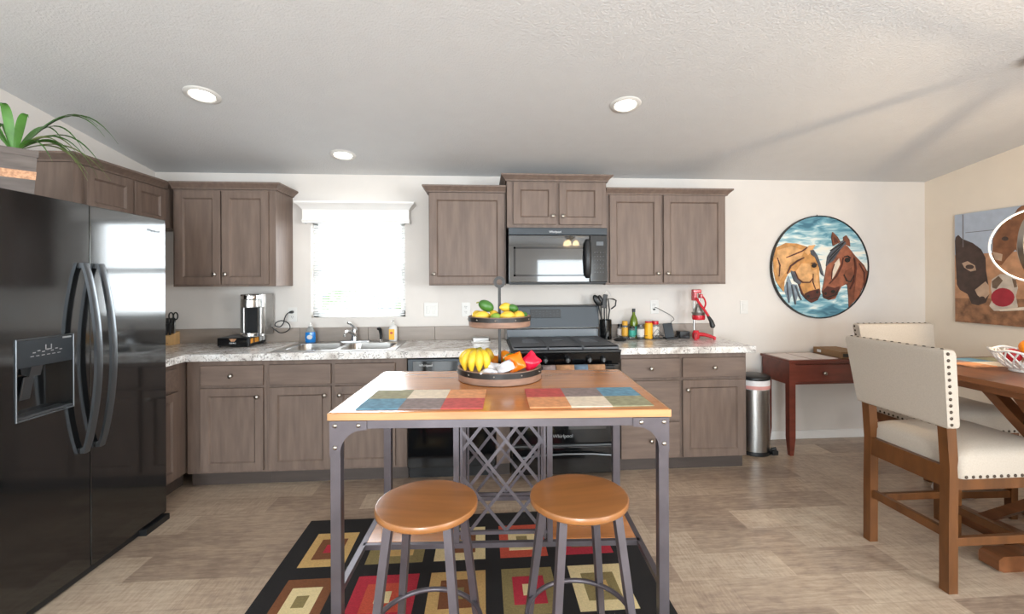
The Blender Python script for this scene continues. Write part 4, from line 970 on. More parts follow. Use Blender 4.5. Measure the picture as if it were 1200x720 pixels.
# ---- two-tier stand
tt = T('tiered_tray', .080, 2.27, .914, 'two-tier round wooden fruit stand with black iron bands on the kitchen table', 'tray')
def tray(r, z0, h, nm):
    c = (.080, 2.27, 0)
    w = MB().lathe([(0, z0), (r - .004, z0), (r, z0 + .003), (r + .001, z0 + h), (r - .008, z0 + h), (r - .010, z0 + .034), (0, z0 + .033)], c, 48).build(nm, 'traywood', tt)
    MB().lathe([(r + .0004, z0 + h * .54), (r + .0035, z0 + h * .54), (r + .0035, z0 + h * .95), (r + .0008, z0 + h * .95)], c, 48, cap=False).build('iron_band', 'blackiron', w)
    rv = MB()
    for i in range(10): a = i * PI / 5 + .15; rv.sphere((c[0] + (r + .004) * math.cos(a), c[1] + (r + .004) * math.sin(a), z0 + h * .74), .004, u=8, v=6)
    rv.build('band_rivets', 'nickel', w)
tray(.205, .9145, .062, 'lower_tray'); tray(.152, 1.172, .051, 'upper_tray')
MB().box(.073, .087, 2.263, 2.277, .92, 1.368, .001).build('centre_post', 'blackiron', tt)
pts = [(.080 + .022 * math.cos(2 * PI * i / 24), 2.27, 1.389 + .022 * math.sin(2 * PI * i / 24)) for i in range(24)]
MB().tube(pts, .0045, 4, closed=True, flat=1.6, sq=True).build('top_ring', 'blackiron', tt)
# fruit
G1 = 'fruit on the upper tier'; G2 = 'fruit on the lower tier'
def lemon(x, y, z, lab, m_='lemon', r=(.036, .027, .027), rot=(0, 0, 0), cat='lemon', grp=G1, name='lemon', tip=.006):
    if grp == G1: r = tuple(q * .9 for q in r); z -= .003
    o = MB().sphere((0, 0, 0), r, rot=Euler(rot), tip=tip).build(name, m_, local=True); o.location = (x, y, z); return tag(o, lab, cat, grp)
ZU = 1.2035
lemon(-.004, 2.20, ZU + .027, 'lemon at the front left of the upper tier, under the dark green avocado', rot=(0, 0, .3))
lemon(.06, 2.185, ZU + .022, 'bright green lime at the very front of the upper tier, beside the post', 'lime', (.028, .023, .022), cat='lime', name='lime', tip=.003)
lemon(.115, 2.18, ZU + .027, 'lemon at the front right of the upper tier, right of the post', rot=(0, 0, .1))
lemon(.172, 2.215, ZU + .025, 'lemon nearest the right rim of the upper tier', rot=(0, 0, .9))
lemon(.155, 2.275, ZU + .026, 'lemon behind the front ones, right rear of the upper tier', rot=(0, 0, -.4))
lemon(.145, 2.235, ZU + .062, 'dark green lime lying on top of the lemons on the upper tier', 'lime_dk', (.030, .022, .021), rot=(0, .3, .4), cat='lime', name='lime', tip=.003)
lemon(.200, 2.265, ZU + .023, 'dark green lime against the right rim of the upper tier', 'lime_dk', (.027, .022, .021), rot=(0, 0, 1.2), cat='lime', name='lime', tip=.003)
lemon(.110, 2.235, ZU + .066, 'lemon lying highest on the upper tier, right of the post', rot=(0, 0, .5), r=(.034, .025, .025))
lemon(.05, 2.235, ZU + .028, 'lemon hidden low behind the avocado on the upper tier', rot=(0, 0, 1.3))
lemon(-.03, 2.26, ZU + .026, 'lemon at the left rear of the upper tier', rot=(0, 0, 1.0))
av = thing('avocado', (.012, 2.235, ZU + .068), 'large dark green avocado lying on the lemons of the upper tier', 'avocado', G1)
MB().sphere((.014, 2.235, ZU + .070), (.040, .027, .027), rot=Euler((0, .45, 0))).build('skin', 'lime_dk', av)
MB().cyl((-.022, 2.235, ZU + .088), (-.034, 2.235, ZU + .085), .004, .003, 8).build('stem', 'banana_tip', av)
ZLo = .9480
bn = T('banana_bunch', -.035, 2.18, ZLo, 'bunch of ripe yellow bananas standing on the left of the lower tier', 'bananas', G2)
ctop = Vector((-.022, 2.205, 1.062))
for i, (dx, dy, bz) in enumerate(((-.076, -.010, .984), (-.066, -.050, .972), (-.034, -.074, .968), (.002, -.076, .968), (.036, -.058, .970), (-.05, .03, .975))):
    end = Vector((ctop.x + dx * .95, ctop.y + dy * .85, bz)); mid = Vector((ctop.x + dx * 1.25, ctop.y + dy * 1.30, 1.035)); pts = []
    for k in range(11):
        t = k / 10; pts.append((1 - t) ** 2 * ctop + 2 * t * (1 - t) * (mid + Vector((0, 0, .028))) + t * t * end)
    rr = [.006, .009, .014, .018, .020, .021, .0208, .0195, .0165, .011, .005]
    b_ = MB().tube(pts, rr, 8).build('banana', 'yellow_banana', bn, ang=60)
    MB().sphere(pts[-1], .006, u=8, v=6).build('tip', 'banana_tip', b_)
MB().tube([ctop + Vector((-.008, 0, -.002)), ctop + Vector((.012, .01, .006))], [.014, .009], 8).build('crown_stem', 'banana_tip', bn)
lemon(.055, 2.315, ZLo + .036, 'orange at the back of the lower tier, left of the post', 'orange', (.035, .035, .034), cat='orange', grp=G2, name='orange', tip=0)
lemon(.105, 2.345, ZLo + .056, 'orange at the back of the lower tier, right of the post', 'orange', (.036, .036, .035), cat='orange', grp=G2, name='orange', tip=0)
lemon(.135, 2.265, ZLo + .058, 'lime-green fruit right of the post on the lower tier', 'lime', (.035, .032, .031), cat='lime', grp=G2, name='lime', tip=.003)
lemon(.02, 2.30, ZLo + .070, 'pale yellow fruit behind the bananas on the lower tier', 'lemon', (.028, .03, .042), cat='lemon', grp=G2)
def packet(x, y, z, w, h, rot, m_, lab, seed):
    rn = random.Random(seed); nu, nv = 9, 9; vs = []; fs = []
    for s_ in (1, -1):
        for j in range(nv + 1):
            for i in range(nu + 1):
                u, v = i / nu * 2 - 1, j / nv * 2 - 1
                puff = .012 * (1 - u ** 6) * (1 - v ** 6) + (.003 * math.sin(7 * u + seed) * math.cos(5 * v + seed)) * (1 - u * u)
                vs.append((u * w / 2 * (1 + .04 * math.sin(5 * v + seed)), s_ * puff + .006 * math.sin(3 * u + 2 * v + seed), v * h / 2))
    N = (nu + 1) * (nv + 1)
    for j in range(nv):
        for i in range(nu):
            a = j * (nu + 1) + i; fs.append((a, a + 1, a + nu + 2, a + nu + 1)); fs.append((N + a, N + a + nu + 1, N + a + nu + 2, N + a + 1))
    mb = MB(); mb.mesh(vs, fs); bmesh.ops.remove_doubles(mb.bm, verts=mb.bm.verts[:], dist=.0006)
    o = mb.build('snack_packet', m_, local=True, ang=60); o.location = (x, y, z); o.rotation_euler = rot; return tag(o, lab, 'packet', 'snack packets on the lower tier')
packet(.046, 2.160, .990, .075, .050, (-.95, .35, -.2), 'wrap_white', 'white foil snack packet propped upright beside the bananas', 1)
packet(.100, 2.125, .993, .080, .052, (-.8, -.45, .2), 'wrap_white', 'white foil snack packet with its tip raised, left of the orange packet', 2)
packet(.022, 2.105, .972, .085, .040, (-1.25, 0, .1), 'wrap_white', 'flat white snack packet lying at the front rim below the bananas', 3)
packet(.152, 2.185, 1.005, .080, .085, (-.45, -.35, .1), 'wrap_orange', 'orange foil snack packet on the lower tier', 4)
packet(.228, 2.215, 1.002, .085, .075, (-.45, -.7, .25), 'wrap_red', 'crimson foil snack packet at the right rim of the lower tier', 5)

# ---- trash can
tc_ = T('trash_can', 2.19, 3.57, 0, 'round stainless pedal bin with a black lid beside the end cabinet', 'bin')
c_ = (2.19, 3.57, 0)
MB().lathe([(.114, .03), (.118, .035), (.116, .55), (.114, .56)], c_, 40).build('bin_body', 'steel', tc_)
MB().lathe([(.121, .002), (.123, .006), (.121, .032), (.115, .034)], c_, 40).build('base_ring', 'dark_plastic', tc_)
mb = MB(); mb.lathe([(.1175, .525), (.1195, .53), (.121, .57), (.119, .598), (.112, .6)], c_, 40); mb.build('bin_liner', 'bag_white', tc_)
MB().lathe([(.1190, .528), (.1205, .532), (.1212, .552), (.1205, .556)], c_, 40, cap=False).build('liner_band', 'pink', tc_)
MB().lathe([(.122, .60), (.125, .604), (.125, .618), (.115, .630), (.06, .640), (0, .643)], c_, 40).build('lid', 'dark_plastic', tc_)
mb = MB(); mb.box(2.268, 2.318, 3.44, 3.49, .012, .05, .008); mb.tube([(2.27, 3.47, .04), (2.275, 3.455, .06), (2.30, 3.45, .065)], .012, 10); mb.build('pedal', 'dark_plastic', tc_)

# ---- cherry desk
dk = T('writing_desk', 2.95, 3.62, 0, 'cherry-red wooden desk with a knobbed drawer, against the back wall under the horse picture', 'desk')
dx0, dx1, dyf, dyb = 2.40, 3.50, 3.435, 3.81
MB().box(dx0, dx1, dyf, dyb, .742, .762, .003).build('desk_top', 'cherry', dk)
ap = MB(); ap.box(dx0 + .012, dx0 + .030, dyf + .03, dyb - .03, .565, .742); ap.box(dx1 - .030, dx1 - .012, dyf + .03, dyb - .03, .565, .742)
ap.box(dx0 + .03, dx1 - .03, dyb - .035, dyb - .017, .565, .742); ap.box(dx0 + .05, dx1 - .05, dyf + .022, dyf + .038, .565, .582); ap.box(dx0 + .05, dx1 - .05, dyf + .022, dyf + .038, .725, .742)
ap.build('apron', 'cherry', dk)
for da, db in ((dx0 + .062, 2.935), (2.965, dx1 - .062)):
    dd = MB().box(da, db, dyf + .014, dyf + .034, .584, .722, .003).build('drawer', 'cherry', dk); knob(dd, ((da + db) / 2, dyf + .014, .655))
MB().box(2.935, 2.965, dyf + .022, dyf + .038, .582, .725).build('drawer_divider', 'cherry', dk)
for x in (dx0 + .037, dx1 - .037):
    for y in (dyf + .037, dyb - .037):
        mb = MB(); mb.rings([[(x + a * w, y + b2 * w, z) for a, b2 in ((-1, -1), (1, -1), (1, 1), (-1, 1))] for w, z in ((.015, 0), (.025, .14), (.0255, .742))]); mb.build('leg', 'cherry', dk)
for a, c, y0_, y1_, lab in ((2.425, 2.60, 3.46, 3.77, 'pale paper mat lying on the left end of the cherry desk'), (2.62, 2.84, 3.47, 3.78, 'pale paper mat lying in the middle of the cherry desk')):
    tag(MB().box(a, c, y0_, y1_, .7622, .7650, .0006).build('paper_mat', 'paper'), lab, 'mat', 'paper mats on the desk')
bx = thing('brown_tray_box', (2.97, 3.63, .762), 'low brown card box lying on the right of the cherry desk', 'box', rz=0)
MB().box(2.872, 3.08, 3.475, 3.79, .7625, .815, .002).build('box_body', 'brown_box', bx)
MB().box(2.8705, 2.8725, 3.70, 3.745, .778, .800, .0003).build('sticker', 'white_print', bx)
MB().box(2.885, 2.96, 3.4735, 3.476, .772, .800, .0003).build('end_opening', 'dark_plastic', bx)

# ---- dining table
dt = T('dining_table', 2.95, 2.05, 0, 'tall brown wooden dining table with a trestle base, at the right edge', 'table')
MB().box(2.372, 3.53, 1.30, 2.615, .885, .914, .004).build('tabletop', 'dinewood', dt)
mb = MB()
for a in ((2.45, 2.47, 1.40, 2.53), (3.43, 3.45, 1.40, 2.53)): mb.box(*a, .84, .885)
mb.box(2.47, 3.43, 1.40, 1.42, .84, .885); mb.box(2.47, 3.43, 2.51, 2.53, .84, .885); mb.build('apron', 'dinewood', dt)
for x in (2.76, 3.22):
    MB().box(x - .05, x + .05, 1.98, 2.09, .08, .885, .003).build('trestle_post', 'dinewood', dt)
    mb = MB(); mb.prism([(1.55, 0), (2.50, 0), (2.52, .03), (2.50, .07), (2.05, .085), (1.58, .07), (1.53, .03)], x - .04, x + .04, 'YZ'); mb.build('trestle_foot', 'dinewood', dt)
    for s_ in (-1, 1):
        MB().bar((x, 2.035 + s_ * .06, .60), (x, 2.035 + s_ * .33, .86), .07, .045).build('brace', 'dinewood', dt)
        MB().bar((x, 2.035 + s_ * .05, .28), (x, 2.035 + s_ * .30, .07), .06, .045).build('foot_brace', 'dinewood', dt)
mb = MB(); mb.prism([(2.43, .01), (2.455, 0), (3.49, 0), (3.51, .01), (3.51, .06), (3.49, .075), (2.455, .075), (2.43, .06)], 1.99, 2.08, 'XZ'); mb.build('cross_foot', 'dinewood', dt)
for s_, x in ((-1, 2.76), (1, 3.22)): MB().bar((x + s_ * .05, 2.035, .70), (x + s_ * .17, 2.035, .86), .06, .05).build('end_brace', 'dinewood', dt)
MB().box(2.81, 3.17, 2.0, 2.07, .25, .33, .003).build('stretcher', 'dinewood', dt)
placemat(-.22, .22, -.13, .13, ['gbv', 'ocg'], 'patchwork placemat on the dining table beside the fruit bowl', math.radians(2), .9143, 2.87, 2.43)
# ---- dining chairs
def chair(loc, rz, lab):
    c = thing('dining_chair', loc, lab, 'chair', 'cream upholstered dining chairs', rz)
    for sy in (-1, 1):
        y = sy * .206; w = .022
        prof = [(-.252, 0), (-.250, .30), (-.245, .55), (-.262, .80), (-.300, 1.03)]
        rs = [[(x - w, y - w, z), (x + w, y - w, z), (x + w, y + w, z), (x - w, y + w, z)] for x, z in prof]
        lb(MB().rings(rs), 'rear_leg', 'chairwood', c)
        lb(MB().rings([[(.245 + a * ww, sy * .215 + b2 * ww, z) for a, b2 in ((-1, -1), (1, -1), (1, 1), (-1, 1))] for ww, z in ((.019, 0), (.023, .52))]), 'front_leg', 'chairwood', c)
        lb(MB().box(-.235, .235, sy * .210 - .011, sy * .210 + .011, .205, .243, .002), 'side_stretcher', 'chairwood', c)
        lb(MB().box(-.235, .235, sy * .212 - .010, sy * .212 + .010, .455, .515, .001), 'side_apron', 'chairwood', c)
    lb(MB().box(-.262, -.238, -.19, .19, .235, .275, .002), 'rear_stretcher', 'chairwood', c)
    lb(MB().box(-.264, -.236, -.19, .19, .462, .555, .002), 'rear_apron', 'chairwood', c)
    lb(MB().box(.232, .262, -.195, .195, .125, .165, .002), 'front_stretcher', 'chairwood', c)
    lb(MB().box(.225, .250, -.195, .195, .455, .515, .001), 'front_apron', 'chairwood', c)
    # seat cushion, crowned
    n = 12; vs = []; fs = []
    def sw(z): return {0: (.0, 0)}[0]
    rs = []
    def ring(inx, z, r): return rrect(-.232 + inx, .292 - inx, -.242 + inx, .242 - inx, r, 5, z)
    st = MB(); st.rings([ring(.004, .510, .025), ring(0, .514, .028), ring(-.002, .56, .03), ring(.0, .60, .035), ring(.012, .622, .05), ring(.04, .638, .06), ring(.10, .648, .07), ring(.18, .651, .05)])
    seat = lb(st, 'seat_cushion', 'linen', c, ang=60)
    nl = MB()
    for i in range(15):
        x = -.205 + .47 * i / 14
        for sy in (-1, 1): nl.sphere((x, sy * .2435, .522), (.0075, .004, .0075), u=8, v=6)
    for i in range(14): nl.sphere((.2935, -.215 + .43 * i / 13, .522), (.004, .0075, .0075), u=8, v=6)
    lb(nl, 'nailhead_trim', 'nail', seat)
    # back pad: flared and gently curved, leaning back
    def pad(z): t = (z - .735) / .35; return -.262 - .048 * t, .243 + .027 * t
    bp_ = MB(); rs = []
    zs = [.735, .738, .75, .80, .86, .92, .98, 1.03, 1.065, 1.082, 1.088]
    for z in zs:
        e0 = .010 if z in (.735, 1.088) else (.003 if z in (.738, 1.082) else 0); xb, hw_ = pad(z); hw_ -= e0; ring_ = []
        tk = .058 - e0 * 1.2
        bulge = .012 * math.sin(PI * (z - .735) / .353)
        for j in range(9): y = -hw_ + 2 * hw_ * j / 8; ring_.append((xb - .030 + e0 + .018 * (y / hw_) ** 2 * 0, y, z))
        ring_.append((xb + .0, hw_ + .004, z))
        for j in range(9): y = hw_ - 2 * hw_ * j / 8; ring_.append((xb - .030 + tk + bulge * (1 - (y / hw_) ** 2), y, z))
        ring_.append((xb + .0, -hw_ - .004, z)); rs.append(ring_)
    bp_.rings(rs); back = lb(bp_, 'backrest', 'linen', c, ang=50)
    nb = MB()
    for i in range(12):
        z = .755 + .315 * i / 11; xb, hw_ = pad(z)
        for sy in (-1, 1): nb.sphere((xb - .012, sy * (hw_ + .0025), z), (.0075, .004, .0075), u=8, v=6)
    for i in range(13):
        y = -.245 + .49 * i / 12; nb.sphere((pad(1.088)[0] - .010, y, 1.0885), (.0075, .0075, .004), u=8, v=6)
        y = -.215 + .43 * i / 12; nb.sphere((pad(.735)[0] - .012, y, .7345), (.0075, .0075, .004), u=8, v=6)
    lb(nb, 'nailhead_trim', 'nail', back)
    return c
c1 = chair((2.318, 2.10, 0), 0, 'cream upholstered wooden chair in front, its nailhead back turned toward the camera')
c2 = copy_tree(c1, (2.86, 2.70, 0), math.radians(-92), label='cream upholstered wooden chair behind the nearer one, on the far side of the dining table')

# ---- fruit bowl on the dining table
fb = T('fruit_bowl', 2.79, 2.16, .914, 'white openwork ceramic bowl of fruit on the dining table', 'bowl')
bc_ = (2.79, 2.16, 0)
MB().lathe([(.045, .9145), (.060, .916), (.062, .922), (.05, .932), (.0, .934)], bc_, 32).build('bowl_foot', 'white_plastic', fb)
MB().tube([(bc_[0] + .135 * math.cos(2 * PI * i / 40), bc_[1] + .135 * math.sin(2 * PI * i / 40), 1.022 + .006 * math.sin(6 * PI * i / 20)) for i in range(40)], .006, 8, closed=True).build('bowl_rim', 'white_plastic', fb)
wv = MB()
for i in range(18):
    for s_ in (-1, 1):
        a0 = 2 * PI * i / 18; pts = []
        for k in range(7): t = k / 6; rr_ = .048 + .087 * t ** .7; a = a0 + s_ * .5 * t; pts.append((bc_[0] + rr_ * math.cos(a), bc_[1] + rr_ * math.sin(a), .926 + .096 * t ** 1.15))
        wv.tube(pts, .0042, 6)
wv.build('openwork_wall', 'white_plastic', fb)
def frt(name, m_, x, y, z, r, lab, cat):
    o = MB().sphere((0, 0, 0), r, u=20, v=14).build(name, m_, local=True); o.location = (x, y, z); tag(o, lab, cat, 'fruit in the white bowl'); return o
frt('orange', 'orange', 2.775, 2.13, 1.045, (.040, .040, .039), 'orange on top of the white openwork bowl', 'orange')
frt('apple', 'apple', 2.835, 2.13, .995, (.038, .038, .036), 'red apple inside the white openwork bowl, below the orange', 'apple')
frt('apple', 'apple', 2.79, 2.215, .99, (.038, .038, .036), 'red apple at the back of the white openwork bowl', 'apple')
# white pet bowl on the floor behind the front chair
tag(MB().lathe([(.10, .0), (.11, .004), (.085, .07), (.075, .072), (.07, .06), (.085, .02), (0, .018)], (3.07, 2.78, 0), 32).build('pet_bowl', 'white_plastic'), 'white bowl on the floor under the rear dining chair', 'bowl')

# ---- ring pendant
pn = T('ring_pendant', 2.815, 2.10, 1.37, 'pendant lamp of interlocking metal rings with lit inner strips over the dining table', 'lamp')
def ringlight(c, r, az, tilt, nm):
    X = Matrix.Translation(c) @ Matrix.Rotation(az, 4, 'Z') @ Matrix.Rotation(tilt, 4, 'Y')
    n = 56; rs = []; ri = []
    for i in range(n):
        a = 2 * PI * i / n; ca, sa = math.cos(a), math.sin(a)
        rs.append([X @ Vector(((r + d) * ca, w, (r + d) * sa)) for d, w in ((0, -.011), (.005, -.011), (.005, .011), (0, .011))])
        ri.append([X @ Vector(((r - d) * ca, w, (r - d) * sa)) for d, w in ((.0002, -.007), (.003, -.006), (.003, .006), (.0002, .007))])
    o = MB().rings(rs, closed=True).build(nm, 'nickel', pn); MB().rings(ri, closed=True).build('light_strip', 'ring_light', o)
pcn = (2.815, 2.10, 1.565)
ringlight(pcn, .190, math.radians(-52), 0, 'outer_ring'); ringlight(pcn, .175, math.radians(12), .35, 'inner_ring'); ringlight(pcn, .15, math.radians(70), -.3, 'small_ring')
mb = MB(); mb.cyl((2.815, 2.10, 1.60), (2.815, 2.10, ceil_z(2.10) - .02), .004, seg=8); mb.build('stem', 'nickel', pn)
MB().lathe([(.06, ceil_z(2.1) - .03), (.062, ceil_z(2.1) - .025), (.062, ceil_z(2.1) - .002)], (2.815, 2.10, 0), 24).build('canopy', 'nickel', pn)
MB().sphere((2.815, 2.10, 1.585), .022).build('bulb', 'bulb', pn)
pl_ = bpy.data.lights.new('pendant_glow', 'POINT'); pl_.energy = 14; pl_.color = (1, .76, .50); pl_.shadow_soft_size = .012
po = bpy.data.objects.new('pendant_glow', pl_); po.location = (2.815, 2.10, 1.54); C.objects.link(po)

# ---- round horse picture
ac = Vector((2.955, 0, 1.511)); AR = .448
hp = thing('round_horse_picture', (2.955, YB - .02, 1.511), 'round painted metal picture of a tan and a bay horse nose to nose', 'picture')
def put(mbobj): return mbobj
dsk = MB(); dsk.prism([(2.955 + AR * math.cos(2 * PI * i / 64), 1.511 + AR * math.sin(2 * PI * i / 64)) for i in range(64)], YB - .022, YB - .004, 'XZ'); dsk.build('painted_disc', 'art_sky', hp)
rs = []
for i in range(64):
    a = 2 * PI * i / 64; rs.append([(2.955 + r * math.cos(a), y, 1.511 + r * math.sin(a)) for r, y in ((AR - .004, YB - .003), (AR + .004, YB - .003), (AR + .004, YB - .032), (AR - .004, YB - .032))])
MB().rings(rs, closed=True).build('rim', 'blackiron', hp)
K = .001645
def hz(pts):
    o = []
    for x, y in pts:
        a, c = (x - 393.6) * K, -(y - 350) * K; d = math.hypot(a, c); k = min(1, (AR - .006) / max(d, 1e-6)); o.append((2.955 + a * k, 1.511 + c * k))
    return o
def stroke(pts, w):
    l, r = [], []
    for i, p in enumerate(pts):
        a, c = pts[max(i - 1, 0)], pts[min(i + 1, len(pts) - 1)]; dx, dy = c[0] - a[0], c[1] - a[1]; d = math.hypot(dx, dy) or 1
        k = w * (.35 + .65 * math.sin(PI * (i + .5) / len(pts))); l.append((p[0] - dy / d * k, p[1] + dx / d * k)); r.append((p[0] + dy / d * k, p[1] - dx / d * k))
    return l + r[::-1]
def relief(name, layers, mats):
    mb = MB()
    for pts, d, mi in layers: mb.prism(hz(pts), YB - .0222 - d, YB - .0215, 'XZ', mi)
    o = mb.build(name, mats, hp)
    return o
relief('tan_horse', [
    ([(140, 245), (200, 222), (260, 225), (318, 242), (340, 262), (370, 290), (386, 335), (385, 390), (390, 440), (392, 490), (375, 525), (340, 540), (312, 522), (290, 488), (272, 442), (240, 412), (232, 372), (210, 388), (192, 425), (188, 482), (165, 455), (142, 420), (132, 370), (130, 310)], .006, 0),
    ([(302, 270), (330, 236), (364, 232), (346, 262), (322, 288)], .010, 1),
    ([(252, 372), (285, 330), (328, 332), (350, 388), (345, 425), (310, 432), (272, 412)], .010, 1),
    ([(150, 260), (230, 240), (300, 262), (285, 300), (220, 330), (200, 375), (165, 420), (145, 360)], .009, 1),
    ([(345, 370), (372, 360), (380, 420), (384, 465), (352, 470), (340, 430)], .009, 1),
    ([(302, 492), (330, 478), (385, 466), (392, 495), (375, 527), (340, 541), (312, 522)], .011, 5),
    ([(225, 368), (246, 375), (262, 412), (284, 432), (276, 446), (244, 424)], .011, 2),
    ([(332, 262), (352, 258), (374, 288), (392, 335), (411, 400), (396, 388), (378, 335), (360, 296), (340, 284)], .012, 2),
    ([(190, 470), (214, 396), (232, 440), (262, 444), (286, 528), (266, 500), (252, 552), (236, 482), (216, 542)], .005, 3),
    (stroke([(248, 372), (262, 410), (290, 432), (330, 432), (348, 410)], 4), .0125, 5), (stroke([(350, 385), (348, 430), (362, 468)], 3), .0125, 5),
    (stroke([(200, 300), (240, 285), (290, 265), (318, 246)], 4), .0115, 5), (stroke([(205, 385), (225, 345), (262, 318), (300, 300)], 5), .0115, 5), (stroke([(150, 300), (165, 340), (160, 400)], 4), .0115, 5),
    (stroke([(230, 445), (240, 490), (252, 548)], 4), .0115, 2), (stroke([(252, 450), (268, 495), (284, 526)], 4), .0115, 2), (stroke([(205, 430), (208, 480), (216, 538)], 4), .0115, 2), (stroke([(270, 440), (288, 490), (312, 520)], 4), .0125, 5),
    (stroke([(340, 330), (356, 328), (372, 340)], 3), .0135, 5), (stroke([(305, 515), (335, 522), (372, 512)], 2.5), .0135, 4),
    (ellip(355, 343, 13, 11), .013, 4), (ellip(320, 506, 9, 7), .013, 4), (ellip(372, 484, 8, 8), .013, 4)],
    ['art_tan', 'art_tan_lt', 'art_mane', 'art_grey', 'art_black', 'art_bay_dk'])
relief('bay_horse', [
    ([(545, 236), (592, 292), (642, 342), (664, 378), (656, 440), (622, 520), (562, 578), (552, 520), (546, 450), (520, 420), (520, 300)], .006, 0),
    ([(468, 246), (530, 228), (572, 268), (582, 330), (572, 390), (542, 440), (510, 455), (490, 490), (475, 520), (440, 527), (410, 515), (402, 480), (414, 420), (425, 360), (436, 300)], .009, 1),
    ([(464, 238), (456, 192), (462, 163), (490, 190), (506, 216)], .010, 0), ([(524, 226), (523, 190), (540, 180), (558, 205), (562, 240)], .008, 0),
    ([(470, 222), (466, 190), (484, 202), (492, 218)], .012, 3),
    ([(425, 345), (432, 296), (460, 254), (520, 208), (537, 222), (500, 262), (462, 318), (442, 330)], .013, 2),
    ([(470, 332), (496, 304), (501, 336), (470, 396), (452, 420), (455, 370)], .012, 4),
    ([(402, 480), (428, 452), (470, 462), (500, 452), (486, 500), (440, 527), (410, 515)], .011, 3),
    ([(532, 372), (568, 350), (580, 388), (562, 430), (534, 424), (520, 400)], .011, 0),
    ([(600, 320), (640, 352), (650, 400), (610, 500), (580, 540), (590, 440)], .008, 1),
    (stroke([(520, 300), (510, 345), (480, 400), (440, 440)], 5), .0125, 3), (stroke([(522, 390), (540, 425), (560, 430), (580, 395)], 4), .0125, 5), (stroke([(583, 300), (592, 360), (580, 430), (558, 470)], 5), .0125, 3),
    (stroke([(440, 300), (470, 270), (520, 225)], 3), .0145, 5), (stroke([(432, 330), (455, 300), (500, 255)], 3), .0145, 5), (stroke([(450, 262), (500, 232), (530, 214)], 3), .0145, 5), (stroke([(525, 296), (545, 292), (562, 304)], 4), .0135, 5),
    (stroke([(405, 505), (430, 512), (470, 500), (498, 462)], 3), .0125, 5), (stroke([(610, 330), (640, 380), (640, 450)], 4), .0115, 3), (stroke([(470, 335), (456, 372), (453, 418)], 2.5), .0135, 3),
    (ellip(543, 313, 15, 13), .013, 5), (ellip(460, 482, 12, 9), .013, 5), (ellip(418, 492, 7, 8), .013, 5)],
    ['art_bay', 'art_bay_lt', 'art_mane', 'art_bay_dk', 'art_white', 'art_black'])
MB().tube([(2.932, YB - .012, 1.511 + AR + .003), (2.936, YB - .012, 1.511 + AR + .012), (2.942, YB - .012, 1.511 + AR + .003)], .003, 6).build('hanger', 'blackiron', hp)

